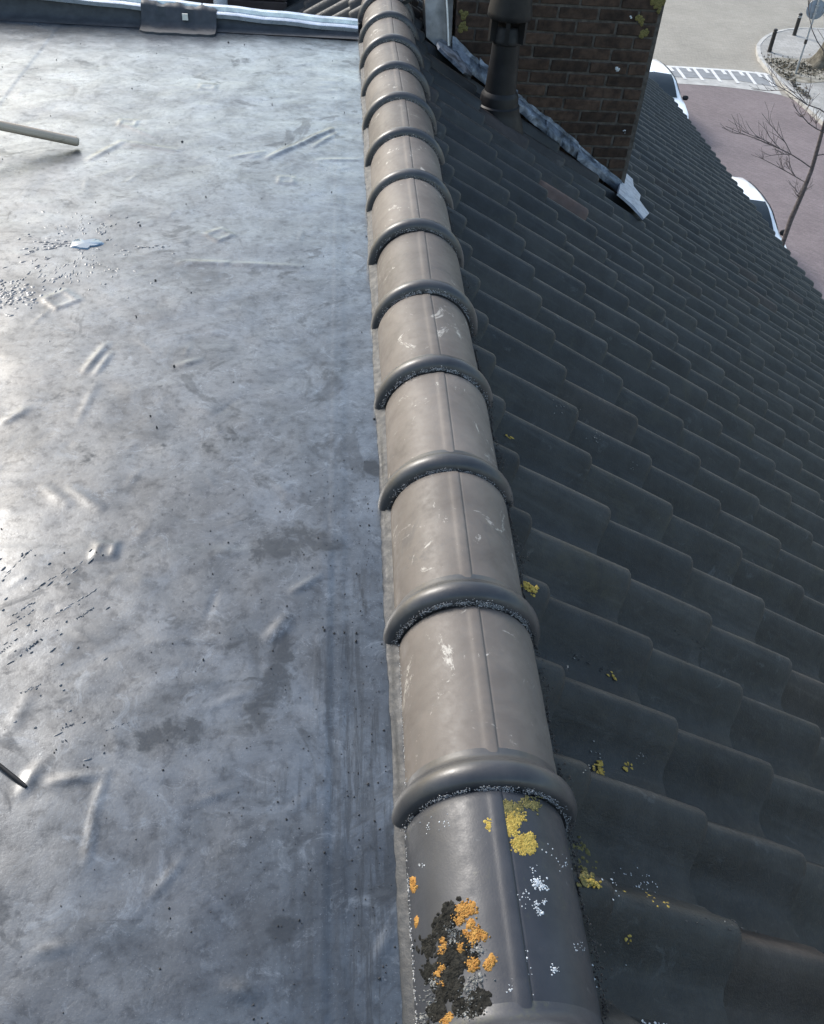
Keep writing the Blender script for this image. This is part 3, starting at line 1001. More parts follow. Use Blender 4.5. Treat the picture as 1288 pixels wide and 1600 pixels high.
for a_, b_, w, s in SM:
    d, tt = seg_dist(F2(*a_), F2(*b_))
    ST_ = np.maximum(ST_, s * np.exp(-(d / w) ** 2 * 0.7) ** 1.0)
STK = np.zeros_like(X)
for a_, b_, w, s in [((540, 1000), (560, 1300), .035, .9), ((560, 1300), (585, 1590), .045, 1), ((500, 1020), (520, 1240), .02, .8), ((590, 1120), (598, 1400), .03, .9), ((545, 940), (565, 900), .03, .6), ((430, 1230), (520, 1250), .05, .6),
                     ((470, 1400), (500, 1590), .05, .5)]:
    d, tt = seg_dist(F2(*a_), F2(*b_))
    STK = np.maximum(STK, s * np.exp(-(d / w) ** 2))
ny, nx = X.shape
verts = np.stack([X.ravel(), Y.ravel(), Z.ravel()], 1)
idx = np.arange(ny * nx).reshape(ny, nx)
quads = np.stack([idx[:-1, :-1].ravel(), idx[:-1, 1:].ravel(), idx[1:, 1:].ravel(), idx[1:, :-1].ravel()], 1)
me = bpy.data.meshes.new('flat_roof')
me.vertices.add(len(verts))
me.vertices.foreach_set('co', verts.ravel())
me.loops.add(quads.size)
me.loops.foreach_set('vertex_index', quads.ravel())
me.polygons.add(len(quads))
me.polygons.foreach_set('loop_start', np.arange(0, quads.size, 4))
me.polygons.foreach_set('loop_total', np.full(len(quads), 4))
me.update(calc_edges=True)
me.polygons.foreach_set('use_smooth', np.ones(len(quads), bool))
for nm, arr in (('stain', ST_), ('streak', STK)):
    at = me.attributes.new(nm, 'FLOAT', 'POINT')
    at.data.foreach_set('value', arr.ravel().astype(np.float32))
me.validate()
flat = add('flat_roof', me, M['membrane'], kind='structure', label='worn grey rubber membrane of the flat roof left of the ridge')
# solid deck below the membrane
add('deck', MB().box((-4.2, -2.2, -0.9), (FR + 0.02, Y1 + 0.1, -0.02)).mesh('deck'), M['underlay'], flat)
# membrane turned up against the ridge
vs, fs = [], []
yy = np.arange(-0.9, Y1, 0.02)
for i, y in enumerate(yy):
    j = 0.003 * math.sin(y * 9.1) + 0.0025 * rnd.uniform(-1, 1)
    zb = float(np.interp(y, ys, Z[:, -1]))
    for dx, z in ((-0.006 + j * .5, zb + 0.0030), (-0.002 + j * .5, 0.006), (0.003, 0.009), (0.008, 0.014 + j * .5), (0.016, 0.018)):
        vs.append((FR + dx, y, z))
for i in range(len(yy) - 1):
    for k in range(4):
        fs.append((i * 5 + k, i * 5 + k + 1, i * 5 + 6 + k, i * 5 + 5 + k))
add('edge_strip', mesh_from('edge_strip', vs, fs, 50), M['chalk'], flat)


# far upstand with zinc trim; it grows a little towards the left
def up_h(x):
    return 0.036 + 0.046 * min(max((-0.16 - x) / 1.0, 0), 1.6)


vs, fs = [], []
xx = np.linspace(-4.2, -0.145, 60)
for x in xx:
    h = up_h(x)
    w = 0.004 * math.sin(x * 11) + 0.003 * math.sin(x * 31)
    for y, z in ((Y1 - 0.075, 0.004), (Y1 - 0.028 + w, 0.010), (Y1 - 0.010, 0.028), (Y1 + w * 0.5, h), (Y1 + 0.10, h), (Y1 + 0.10, -0.6)):
        vs.append((x, y, z))
for i in range(len(xx) - 1):
    for k in range(5):
        fs.append((i * 6 + k, (i + 1) * 6 + k, (i + 1) * 6 + k + 1, i * 6 + k + 1))
upst = add('upstand', mesh_from('upstand', vs, fs, 60), M['flap'], flat)
for x0, x1 in ((-4.2, -2.46), (-2.455, -0.905), (-0.90, -0.15)):
    vs, fs = [], []
    for x in np.linspace(x0, x1, 14):
        h = up_h(x) + 0.002 * math.sin(x * 23)
        for y, z in ((Y1 - 0.006, h - 0.020), (Y1 - 0.018, h - 0.018), (Y1 - 0.020, h + 0.000), (Y1 - 0.010, h + 0.006), (Y1 + 0.030, h + 0.004), (Y1 + 0.034, h + 0.020), (Y1 + 0.058, h + 0.024), (Y1 + 0.062, h - 0.07)):
            vs.append((x, y, z))
    for i in range(13):
        for k in range(7):
            fs.append((i * 8 + k, (i + 1) * 8 + k, (i + 1) * 8 + k + 1, i * 8 + k + 1))
    add('trim_length', mesh_from('trim_length', vs, fs, 35), M['zinc'], upst)
# rubber flap draped over the upstand with its pale sticker
xa, xb = on_y(224, 30, Y1).x, on_y(340, 35, Y1).x
vs, fs = [], []
nx_, prof = 22, []
for i in range(nx_):
    u = i / (nx_ - 1)
    x = xa + (xb - xa) * u
    h = up_h(x)
    rag = 0.006 * math.sin(u * 17) + 0.004 * math.sin(u * 41)
    cut = 0.025 * max(0, (abs(u - 0.5) - 0.44) / 0.06)          # rounded lower corners
    for y, z in ((Y1 + 0.035, h + 0.012 + rag), (Y1 + 0.01, h + 0.020 + rag), (Y1 - 0.024, h + 0.010), (Y1 - 0.040, 0.034), (Y1 - 0.062, 0.018), (Y1 - 0.10, 0.011), (Y1 - 0.150 + cut + rag * 0.6, 0.010), (Y1 - 0.152 + cut + rag * 0.6, 0.001)):
        vs.append((x, y, z))
for i in range(nx_ - 1):
    for k in range(7):
        fs.append((i * 8 + k, (i + 1) * 8 + k, (i + 1) * 8 + k + 1, i * 8 + k + 1))
flap = add('membrane_flap', mesh_from('membrane_flap', vs, fs, 60), M['flap'], flat)
sc_ = on_y(290, 30, Y1 - 0.040)
add('sticker', MB().box((sc_.x - 0.013, Y1 - 0.048, 0.040), (sc_.x + 0.013, Y1 - 0.040, 0.068)).mesh('sticker'), M['sticker'], flap)

# sealant splashes: a wet pool with rays of droplets, and more droplets at the left edge
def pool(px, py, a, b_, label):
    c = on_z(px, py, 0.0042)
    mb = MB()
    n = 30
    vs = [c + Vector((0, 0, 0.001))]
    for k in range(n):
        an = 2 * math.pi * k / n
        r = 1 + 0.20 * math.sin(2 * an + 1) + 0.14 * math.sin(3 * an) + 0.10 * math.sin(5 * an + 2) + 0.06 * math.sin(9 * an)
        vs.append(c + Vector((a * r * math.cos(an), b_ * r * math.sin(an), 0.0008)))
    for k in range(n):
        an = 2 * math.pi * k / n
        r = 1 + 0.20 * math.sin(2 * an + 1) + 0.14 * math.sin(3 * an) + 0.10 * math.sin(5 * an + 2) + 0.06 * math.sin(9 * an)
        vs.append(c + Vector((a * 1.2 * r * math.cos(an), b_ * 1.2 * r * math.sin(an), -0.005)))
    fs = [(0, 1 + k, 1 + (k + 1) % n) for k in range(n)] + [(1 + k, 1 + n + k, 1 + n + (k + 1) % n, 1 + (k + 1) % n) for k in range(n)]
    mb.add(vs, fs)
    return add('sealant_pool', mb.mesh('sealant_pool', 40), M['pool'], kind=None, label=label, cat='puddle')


pool(134, 380, 0.036, 0.032, 'small glossy puddle, blue sky reflection coloured in, among splatter on the flat roof')


def zat(x, y):
    j = int(np.clip(np.searchsorted(xs, x), 1, len(xs) - 1))
    i = int(np.clip(np.searchsorted(ys, y), 1, len(ys) - 1))
    return float(Z[i, j])


mb = MB()


def drop(x, y, L, w, ang, h, sd_):
    d = Vector((math.cos(ang), math.sin(ang), 0))
    n = Vector((-d.y, d.x, 0))
    mb.blob((x, y, zat(x, y)), d * L, n * w, h, None, sd_, 8, 0.3)


c0 = on_z(134, 382, 0)
for i in range(190):
    an = rnd.uniform(0, 2 * math.pi)
    r = 0.05 + abs(rnd.gauss(0, 0.13))
    x, y = c0.x - 0.045 + r * math.cos(an) * 0.85, c0.y - 0.075 + r * math.sin(an) * 1.1
    drop(x, y, rnd.uniform(.003, .011), rnd.uniform(.002, .005), math.atan2(y - c0.y, x - c0.x), rnd.uniform(.0006, .0022), i)
for (a_, b_) in (((150, 365), (168, 348)), ((160, 366), (178, 352)), ((136, 402), (190, 432)), ((70, 382), (100, 381)), ((205, 388), (270, 386)), ((210, 385), (280, 391)), ((126, 360), (127, 342))):
    A, B = on_z(*a_, 0), on_z(*b_, 0)
    n = 16
    for k in range(n):
        p = A.lerp(B, (k + rnd.random()) / n)
        if rnd.random() < 0.4:
            continue
        drop(p.x + rnd.gauss(0, .003), p.y + rnd.gauss(0, .003), rnd.uniform(.003, .009), rnd.uniform(.0012, .003), math.atan2(B.y - A.y, B.x - A.x) + rnd.gauss(0, .2), rnd.uniform(.0006, .0018), 500 + k)
c1 = on_z(15, 462, 0)
for i in range(120):
    x, y = c1.x + rnd.gauss(0, 0.045), c1.y + rnd.gauss(0, 0.04)
    drop(x, y, rnd.uniform(.004, .010), rnd.uniform(.003, .008), rnd.uniform(0, 3), rnd.uniform(.001, .0026), 900 + i)
# long tar coloured drips flung from beyond the left edge
for i in range(80):
    px, py = rnd.uniform(-30, 170), rnd.uniform(840, 1190)
    if px > 175 - (py - 850) * 0.25 and rnd.random() < 0.7:
        continue
    p = on_z(px, py, 0)
    q2 = on_z(px + 30, py - 24 + (py - 900) * 0.05, 0)
    an = math.atan2(q2.y - p.y, q2.x - p.x)
    L = rnd.choice((.002, .003, .003, .004, .005, .007, .010))
    drop(p.x, p.y, L, rnd.uniform(.0012, .0024), an + rnd.gauss(0, .1), rnd.uniform(.001, .003), 2000 + i)
for (a_, b_, w) in (((0, 912), (50, 860), .0016), ((50, 928), (104, 890), .0018), ((20, 965), (60, 940), .0022), ((5, 988), (52, 957), .0016), ((65, 975), (150, 925), .0018), ((36, 1022), (68, 1000), .0036), ((0, 1024), (18, 1010), .002),
                    ((120, 970), (146, 953), .003), ((32, 1088), (68, 1070), .0018), ((98, 1141), (118, 1134), .003), ((95, 1163), (108, 1159), .003), ((165, 1145), (200, 1131), .0012)):
    A, B = on_z(*a_, 0), on_z(*b_, 0)
    n = 14
    for k in range(n):
        p = A.lerp(B, (k + rnd.uniform(0.2, 0.8)) / n)
        if rnd.random() < 0.18:
            continue
        drop(p.x + rnd.gauss(0, .0012), p.y + rnd.gauss(0, .0012), (B - A).length / n * rnd.uniform(.35, 1.0), w * rnd.uniform(.35, 1.3), math.atan2(B.y - A.y, B.x - A.x) + rnd.gauss(0, .16), w * rnd.uniform(.4, .9), 3000 + k)
add('sealant_splatter', mb.mesh('sealant_splatter', 60), M['sealant'], kind='stuff', label='black sealant droplets and streaks splashed over the flat roof')

# loose grit on the membrane
mb = MB()
for i in range(620):
    u = rnd.random()
    if u < 0.55:
        x, y = FR - abs(rnd.gauss(0, 0.16)) - 0.01, rnd.uniform(-0.42, 0.9)
    elif u < 0.8:
        x, y = FR - abs(rnd.gauss(0, 0.35)) - 0.01, rnd.uniform(-0.42, 0.6)
    else:
        x, y = rnd.uniform(-1.9, FR), rnd.uniform(0.2, 4.1)
    r = abs(rnd.gauss(0, 0.0008)) + 0.0005 + 0.0003 * max(y, 0)
    mb.grain((x, y, zat(x, y) + r * 0.5), r, i)
for px, py in ((507, 987), (538, 990), (557, 991), (556, 1004), (575, 1226), (285, 222), (357, 67), (219, 354), (272, 572), (235, 650), (245, 668), (318, 1033), (243, 439), (213, 495), (585, 655)):
    p = on_z(px, py, 0)
    mb.grain((p.x, p.y, zat(p.x, p.y) + .002), 0.0026 + 0.0010 * max(p.y, 0), px)
add('loose_grit', mb.mesh('loose_grit'), M['dark_grit'], kind='stuff', label='loose dark grit scattered on the flat roof beside the ridge')

# wooden handle lying on the far left, its tip towards the ridge
tip = on_z(124, 222, 0.020)
tail = on_z(0, 196, 0.085)
d = (tail - tip)
tail = tip + d.normalized() * 1.1
hd = (tip - tail).normalized()
Lh = (tip - tail).length
root = empty('wooden_handle', tail, 'round worn wooden tool handle lying across the left of the flat roof', 'handle')
root.rotation_euler = hd.to_track_quat('X', 'Z').to_euler()
mb = MB()
mb.tube([(0, 0, 0), (Lh * 0.5, 0, 0), (Lh - 0.012, 0, 0), (Lh - 0.004, 0, 0), (Lh, 0, 0)], [.0155, .0165, .0165, .0145, .009], 20)
add('shaft', mb.mesh('shaft', 45), M['wood'], root)
mb = MB()
mb.box((-0.03, -0.16, -0.085), (0.02, 0.16, 0.012))
add('broom_head', bevel_mesh(mb.mesh('broom_head'), 0.006), M['wood'], root)

# thin dark rod poking in at the left edge
a, b_ = on_z(41, 1229, 0.007), on_z(0, 1196, 0.011)
b_ = a + (b_ - a).normalized() * 0.35
mb = MB()
mb.tube([b_, a.lerp(b_, 0.4), a + (b_ - a) * 0.03, a], [.0030, .0032, .0034, .0024], 10)
add('metal_rod', mb.mesh('metal_rod', 50), M['flue'], label='thin dark rod lying at the left edge of the flat roof', cat='rod')

# ================================================================== RIDGE
PHI = [0, 6, 12, 18, 25, 32, 40, 48, 56, 64, 71, 77, 81, 83, 84, 84.6, 85.0, 85.4, 85.8, 86.2, 86.8, 88, 90, 92, 93.5, 94.4, 95.0, 95.4, 95.8, 96.2, 96.8, 97.6, 99, 102, 106, 111, 118, 126, 134, 142, 150, 157, 163, 169, 175, 180]


def seam(ph):
    """small rib on the crest: soft to the left (larger angle), sharp to the right"""
    s = math.radians(ph - 90) * 0.13          # arc length, + to the left
    f = lambda e, w: 1 / (1 + math.exp(-max(-40, min(40, e / w))))
    r = 0.0024 * f(0.0105 - s, 0.0026) * f(s + 0.0095, 0.0009)
    r -= 0.0009 * math.exp(-((s + 0.0112) / 0.0016) ** 2)
    return r


def revolve(prof, name, rib=True, smooth=50, sag=0.0):
    vs, fs = [], []
    for y, r, ribf in prof:
        for ph in PHI:
            a = math.radians(ph)
            rr = r + (seam(ph) * ribf if rib else 0)
            drop_ = -0.006 if ph in (0, 180) else 0
            vs.append((rr * math.cos(a), y, rr * math.sin(a) + drop_))
    n = len(PHI)
    for i in range(len(prof) - 1):
        for k in range(n - 1):
            fs.append((i * n + k, i * n + k + 1, (i + 1) * n + k + 1, (i + 1) * n + k))
    me = mesh_from(name, vs, fs, smooth)
    me.flip_normals()
    return me


RB = 0.1275
body_prof = [(0.000, RB - 0.002, 0), (0.03, RB - 0.0005, 0.6), (0.05, RB, 1), (0.12, RB, 1), (0.20, RB, 1), (0.28, RB, 1), (0.322, RB - 0.0002, 1), (0.334, RB - 0.0012, 0.9), (0.339, RB - 0.004, 0.4), (0.342, RB - 0.0075, 0.1), (0.350, RB - 0.009, 0),
             (0.40, RB - 0.010, 0), (0.40, RB - 0.022, 0), (0.2, RB - 0.022, 0)]
body_me = revolve(body_prof, 'ridge_tile')
RC = 0.1495
collar_prof = [(0.02, RB - 0.020, 0), (-0.022, RB - 0.018, 0), (-0.0265, RB - 0.010, 0), (-0.0285, RB, 0)]
for a_ in range(-60, 71, 13):
    a2 = math.radians(a_)
    collar_prof.append((0.0235 * math.sin(a2) - 0.0045, RC - 0.019 * (1 - math.cos(a2)), 0))
collar_prof += [(0.0215, RB + 0.0062, 0), (0.026, RB + 0.0028, 0), (0.033, RB + 0.0010, 0.05), (0.040, RB + 0.0004, 0.3), (0.044, RB - 0.0006, 0.5)]
collar_me = revolve(collar_prof, 'collar', True, 60)
body_old = body_me.copy()
collar_old = collar_me.copy()
for mm, mt in ((body_me, M['ridge']), (collar_me, M['collar']), (body_old, M['ridge_old']), (collar_old, M['ridge_old'])):
    mm.materials.clear()
    mm.materials.append(mt)

ridge = empty('roof_ridge', (0, -0.37, 0), 'row of dark grey barrel ridge tiles with thick collars beside the flat roof', 'roof ridge')
tiles_by_k = {}
for k in range(-2, 14):
    old = k < 0
    jx, jz = rnd.uniform(-.0025, .0025), rnd.uniform(-.0015, .002)
    o = add('ridge_tile', body_old if old else body_me, None, ridge, loc=(jx, k * RL + 0.37, jz), rot=(rnd.uniform(-.008, .008), rnd.uniform(-.028, .028), rnd.uniform(-.012, .012)))
    add('collar', collar_old if old else collar_me, None, o)
    tiles_by_k[k] = o
    # bead of gritty mortar where the collar covers the tile below
    mb = MB()
    n = 1500 if k < 2 else (900 if k < 5 else 400)
    for i in range(n):
        a = math.radians(rnd.uniform(6, 174)) if rnd.random() < 0.3 else math.radians(min(max(rnd.gauss(88, 40), 4), 176))
        if math.sin(a * 9 + k * 2.1) + math.sin(a * 23 + k) < rnd.uniform(-2.2, 0.9):
            continue
        y = -0.0285 - abs(rnd.gauss(0, 0.0030 + 0.0012 * math.sin(a * 5 + k)))
        rr = RB - 0.0005 + (abs(rnd.gauss(0, 0.0042)) if y > -0.0325 else abs(rnd.gauss(0, .001)))
        r = rnd.uniform(.0005, .0012) * (1 if k < 3 else 1.25)
        mb.grain((rr * math.cos(a), y, rr * math.sin(a)), r, i + k * 997)
    add('mortar_bead', mb.mesh('mortar_bead'), M['grit'], o, kind='stuff')
o = tiles_by_k[-1]
o['label'] = 'nearest old ridge tile, blue black and blotched with yellow and orange lichen'


# lichen and moss on the nearest tile, each clump a child of that tile
def to_tile(p, k):
    return Vector(p) - Vector((0, k * RL, 0))


def crust(name, mat, pts, parent, k, size, hgt, n, seed, spread, kind=None, jag=0.35):
    """a lobed crust: many small overlapping scales on the curved tile"""
    q = random.Random(seed)
    mb = MB()
    nbase = 0 if mat is M['lichen_white'] else len(pts) * 3
    for i in range(n + nbase):
        px, py = q.choice(pts)
        px += q.gauss(0, spread * (1 if i < n else 0.6))
        py += q.gauss(0, spread * (1 if i < n else 0.6))
        c = on_ridge(px, py, RB)
        nr = Vector((c.x, 0, c.z)).normalized()
        tx = nr.cross(Vector((0, 1, 0)))
        ty = Vector((0, 1, 0))
        r = size * q.uniform(0.5, 1.2)
        if i >= n:
            mb.blob(to_tile(c, k), tx * size * 2.6, ty * size * 2.6, hgt * 0.7, nr, seed * 1000 + i, 12, 0.3)
            continue
        mb.blob(to_tile(c, k), tx * r, ty * r * q.uniform(0.7, 1.2), hgt * q.uniform(0.4, 1.2), nr, seed * 1000 + i, 8, jag)
    o = add(name, mb.mesh(name, 60), mat, parent)
    if kind:
        o['kind'] = kind
    return o


T1 = tiles_by_k[-1]
crust('lichen', M['lichen_yellow'], [(770, 1288), (782, 1292), (790, 1298), (795, 1283), (805, 1276), (812, 1280), (800, 1296)], T1, -1, 0.00231, 0.00090, 540, 1, 5)
crust('lichen', M['lichen_yellow'], [(808, 1318), (818, 1312), (830, 1310), (820, 1326), (834, 1320), (828, 1328)], T1, -1, 0.00220, 0.00090, 457, 2, 4)
crust('lichen', M['lichen_green'], [(785, 1258), (795, 1262), (810, 1262), (825, 1256), (838, 1257), (805, 1270)], T1, -1, 0.00198, 0.00090, 374, 3, 5)
crust('moss', M['moss_black'], [(706, 1425), (695, 1440), (690, 1455), (720, 1470), (705, 1490), (690, 1500), (715, 1510), (700, 1530), (730, 1500), (665, 1480), (670, 1520), (690, 1550), (710, 1545), (680, 1580), (740, 1585), (745, 1560), (720, 1575)], T1, -1, 0.00392, 0.00198, 990, 4, 7, 'stuff')
crust('dead_moss', M['moss_grey'], [(705, 1452), (708, 1470), (712, 1460), (745, 1480), (728, 1545), (735, 1565), (725, 1585), (745, 1530), (672, 1560), (680, 1535), (665, 1590), (742, 1590)], T1, -1, 0.00108, 0.00281, 506, 5, 7, 'stuff')
crust('lichen', M['lichen_orange'], [(720, 1420), (730, 1418), (735, 1424), (716, 1438), (722, 1432)], T1, -1, 0.00214, 0.00253, 234, 6, 4)
crust('lichen', M['lichen_orange'], [(735, 1445), (742, 1460), (748, 1455), (752, 1463), (730, 1460), (737, 1472)], T1, -1, 0.00184, 0.00236, 234, 7, 4)
crust('lichen', M['lichen_orange'], [(734, 1506), (742, 1503), (738, 1511)], T1, -1, 0.00214, 0.00287, 156, 8, 3)
crust('lichen', M['lichen_orange'], [(766, 1502), (761, 1509), (768, 1498)], T1, -1, 0.00184, 0.00219, 117, 9, 3)
crust('lichen', M['lichen_orange'], [(693, 1470), (694, 1480), (691, 1487)], T1, -1, 0.00168, 0.00253, 108, 10, 2.5)
crust('lichen', M['lichen_orange'], [(690, 1512), (684, 1522), (691, 1536)], T1, -1, 0.00153, 0.00253, 100, 11, 2.5)
crust('lichen', M['lichen_orange'], [(698, 1593), (702, 1588), (696, 1600)], T1, -1, 0.00184, 0.00253, 93, 12, 3)
crust('lichen', M['lichen_orange'], [(720, 1484), (721, 1478)], T1, -1, 0.00153, 0.00270, 61, 16, 2.5)
crust('lichen', M['lichen_white'], [(843, 1378), (850, 1388), (846, 1383), (838, 1380)], T1, -1, 0.00165, 0.00080, 70, 13, 3.5, 'stuff')
crust('lichen', M['lichen_white'], [(838, 1412), (839, 1420), (845, 1426), (850, 1409)], T1, -1, 0.00135, 0.00080, 54, 14, 2.5, 'stuff')
crust('lichen', M['lichen_white'], [(808, 1505), (815, 1515), (818, 1525), (812, 1498), (806, 1538), (800, 1544), (822, 1557), (806, 1450), (866, 1515)], T1, -1, 0.00127, 0.00080, 176, 15, 4, 'stuff')
crust('lichen', M['lichen_white'], [(830, 1360), (855, 1330), (824, 1396), (820, 1414), (880, 1350), (905, 1480), (815, 1480), (660, 1350), (672, 1292), (693, 1288)], T1, -1, 0.00105, 0.00060, 96, 17, 6, 'stuff')

# crumbling dark mortar and moss along the right foot of the ridge
for k in range(-2, 13):
    mb = MB()
    n = 420 if k < 4 else 200
    for i in range(n):
        y = rnd.uniform(0, RL)
        x = 0.124 + abs(rnd.gauss(0, 0.006)) * (1 + 1.1 * math.sin(y * 31 + 2 * k))
        z = 0.040 - (x - 0.124) * 0.8 + rnd.gauss(0, 0.004)
        mb.grain((x, y, z), rnd.uniform(.0008, .0026), i + k * 311)
    add('bedding_crumbs', mb.mesh('bedding_crumbs'), M['dark_grit'], tiles_by_k[k], kind='stuff')
# grit line along the left foot of the near tiles
for k in range(-1, 1):
    mb = MB()
    for i in range(160):
        y = rnd.uniform(-0.02, RL - 0.03)
        a = math.radians(rnd.gauss(172, 1.6))
        mb.grain((RB * math.cos(a), y, RB * math.sin(a)), rnd.uniform(.0008, .002), i + k * 71)
    add('foot_grit', mb.mesh('foot_grit'), M['grit'], tiles_by_k[k], kind='stuff')
crust('lichen', M['lichen_orange'], [(647, 1378), (648, 1390), (647, 1385)], tiles_by_k[-1], -1, .0022, .003, 30, 21, 2.0)
crust('lichen', M['lichen_orange'], [(652, 1438), (652, 1444)], tiles_by_k[-1], -1, .0020, .003, 14, 22, 1.5)

# ================================================================== TILED SLOPE
PV = [-0.062, -0.055, -0.044, -0.032, -0.020, -0.008, 0.003, 0.014, 0.027, 0.041, 0.056, 0.072, 0.088, 0.104, 0.126, 0.160]


def tile_z(v):
    """cross section of a tile, v towards the camera from the crest"""
    if v < 0:
        t_ = min(-v / 0.062, 1)
        return -0.060 * (0.5 - 0.5 * math.cos(math.pi * t_ * 0.9)) / 0.976
    if v < 0.092:
        t_ = v / 0.092
        return -0.080 * (0.5 - 0.5 * math.cos(math.pi * t_)) ** 0.95
    return -0.080 + 0.0015 * ((v - 0.092) / 0.06) ** 2


def tile_mesh(name, seed, lod=0, short=0.0):
    q = random.Random(seed)
    pv = PV if lod == 0 else PV[0:1] + PV[1::2] if len(PV[1::2]) and PV[1::2][-1] == PV[-1] else PV
    sx = [-0.352, -0.30, -0.18, -0.07, -0.018, -0.010, -0.004, 0.0] if lod == 0 else [-0.352, -0.16, -0.017, -0.006, 0.0]
    if short:
        sx = [x for x in sx if x > -short + 0.02]
        sx.insert(0, -short)
    vs, fs = [], []
    wob = [q.uniform(-.0014, .0014) for _ in range(6)]
    for x in sx:
        for v in pv:
            crestf = max(0.0, 1 - abs(v) / 0.065)
            nose = 0.0
            if x > -0.017:
                t_ = (x + 0.017) / 0.017
                nose = -0.012 * (1 - math.sqrt(max(0, 1 - t_ * t_ * 0.96))) * (crestf ** 1.5)
            z = tile_z(v) + 0.088 * x + nose + wob[0] * math.sin(9 * x + 20 * v) + wob[1] * math.sin(31 * v)
            xo = x + (0.0015 * math.sin(60 * v + wob[2] * 900) if x > -0.01 else 0)
            vs.append((xo, -v + wob[3] * math.sin(12 * x), z))
    n, m = len(sx), len(pv)
    for i in range(n - 1):
        for k in range(m - 1):
            fs.append((i * m + k, i * m + k + 1, (i + 1) * m + k + 1, (i + 1) * m + k))
    # thickness: lower rim and both long edges
    b0 = len(vs)
    for k in range(m):
        x, y, z = vs[(n - 1) * m + k]
        vs.append((x - 0.004, y, z - 0.016))
    for k in range(m - 1):
        fs.append(((n - 1) * m + k, (n - 1) * m + k + 1, b0 + k + 1, b0 + k))
    b1 = len(vs)
    for i in range(n):
        x, y, z = vs[i * m]
        vs.append((x, y - 0.001, z - 0.020))
    for i in range(n - 1):
        fs.append((i * m, (i + 1) * m, b1 + i + 1, b1 + i))
    me = mesh_from(name, vs, fs, 48)
    return me


tile_meshes = [tile_mesh('roof_tile', s) for s in range(5)]
for mm in tile_meshes:
    mm.materials.append(M['tile'])
stub_meshes = [tile_mesh('roof_tile', s, 0, 0.085) for s in range(3)]
for mm in stub_meshes:
    mm.materials.append(M['tile'])
red_mesh = tile_meshes[1].copy()
red_mesh.materials.clear()
red_mesh.materials.append(M['tile_red'])
lod_mesh = tile_mesh('far_tile', 3, 1)
lod_mesh.materials.append(M['tile'])

ux, un = Vector((CT, 0, -ST)), ROOF_N
J1 = 16
ybeg, yend = -1.0, 12.0
c00 = P0 - un * 0.115 - ux * 0.12
c11 = P0 - un * 0.115 + ux * (J1 * TG - 0.03)
slope = add('tiled_roof', mesh_from('tiled_roof', [(c00.x, ybeg, c00.z), (c11.x, ybeg, c11.z), (c11.x, yend, c11.z), (c00.x, yend, c00.z)], [(0, 1, 2, 3)]),
            M['underlay'], kind='structure', label='steep slope of dark grey interlocking roof tiles right of the ridge')
CX0, CX1, CY1 = 0.352, 1.425, 5.05       # chimney footprint
cells = []
for j in range(0, J1 + 1):
    for i in range(-64, 15):
        p = P0 + ux * (j * TG) + Vector((0, -i * TW, 0))
        mid = p - ux * 0.15
        if CX0 + 0.03 < mid.x < CX1 - 0.08 and CHY - 0.02 < p.y < CY1 + 0.06:
            continue
        if p.y > yend or p.y < ybeg or (j == 0 and p.y > 5.2):
            continue
        d = p - CAM
        zc = d.dot(FWD)
        if zc < 0.2:
            continue
        u, w = 644 + FPX * d.dot(RGT) / zc, 800 - FPX * d.dot(UPV) / zc
        inview = -200 < u < 1288 + 220 and -60 < w < 1600 + 260
        hid = (CX0 < on_y(u, w, CHY).x < CX1 and p.y > CY1 and u < 1040)      # behind the chimney
        size = 1.0 / d.length if inview and not hid else 0.0
        # not counted when well outside the frame
        if not (-40 < u < 1400 and -20 < w < 1700):
            size *= 0.2
        cells.append((size, j, i, p, inview))
cells.sort(key=lambda c: -c[0])
big, rest = cells[:300], cells[300:]
RED = {(1, -6), (5, -2)}
for n_, (s, j, i, p, _) in enumerate(big):
    q = random.Random(j * 131 + i * 7)
    me_ = tile_meshes[q.randrange(5)] if j else stub_meshes[q.randrange(3)]
    reddish = (j == 3 and i == -7) or (j == 9 and i == -4)
    o = add('roof_tile', red_mesh if reddish else me_, None, slope,
            loc=p + un * q.uniform(-.002, .002) + ux * q.gauss(0, .005) + Vector((0, q.gauss(0, .0025), 0)), rot=(q.gauss(0, .014), TH + q.gauss(0, .008), q.gauss(0, .010)))
lv = np.array([v.co for v in lod_mesh.vertices])
lf = [tuple(pp.vertices) for pp in lod_mesh.polygons]
allv, allf = [], []
for (s, j, i, p, inv) in rest:
    q = random.Random(j * 131 + i * 7)
    a = TH + q.gauss(0, .006)
    ca, sa = math.cos(a), math.sin(a)
    off = p + un * q.uniform(-.002, .002) + ux * q.gauss(0, .003)
    w = np.empty_like(lv)
    w[:, 0] = lv[:, 0] * ca + lv[:, 2] * sa + off.x
    w[:, 1] = lv[:, 1] + off.y + q.gauss(0, .002)
    w[:, 2] = -lv[:, 0] * sa + lv[:, 2] * ca + off.z
    n0 = len(allv)
    allv += [tuple(r) for r in w]
    allf += [tuple(x + n0 for x in f) for f in lf]
add('distant_tiles', mesh_from('distant_tiles', allv, allf, 48), M['tile'], slope, kind='stuff')
# gutter under the eaves
mb = MB()
ge = P0 + ux * (J1 * TG)
gv, gf = [], []
for y in (ybeg, yend):
    for k in range(9):
        a = math.pi * (1 + k / 8)
        gv.append((ge.x - 0.02 + 0.06 * math.cos(a), y, ge.z - 0.09 + 0.06 * math.sin(a)))
for k in range(8):
    gf.append((k, k + 1, 9 + k + 1, 9 + k))
add('gutter', mesh_from('gutter', gv, gf, 60), M['zinc'], slope)


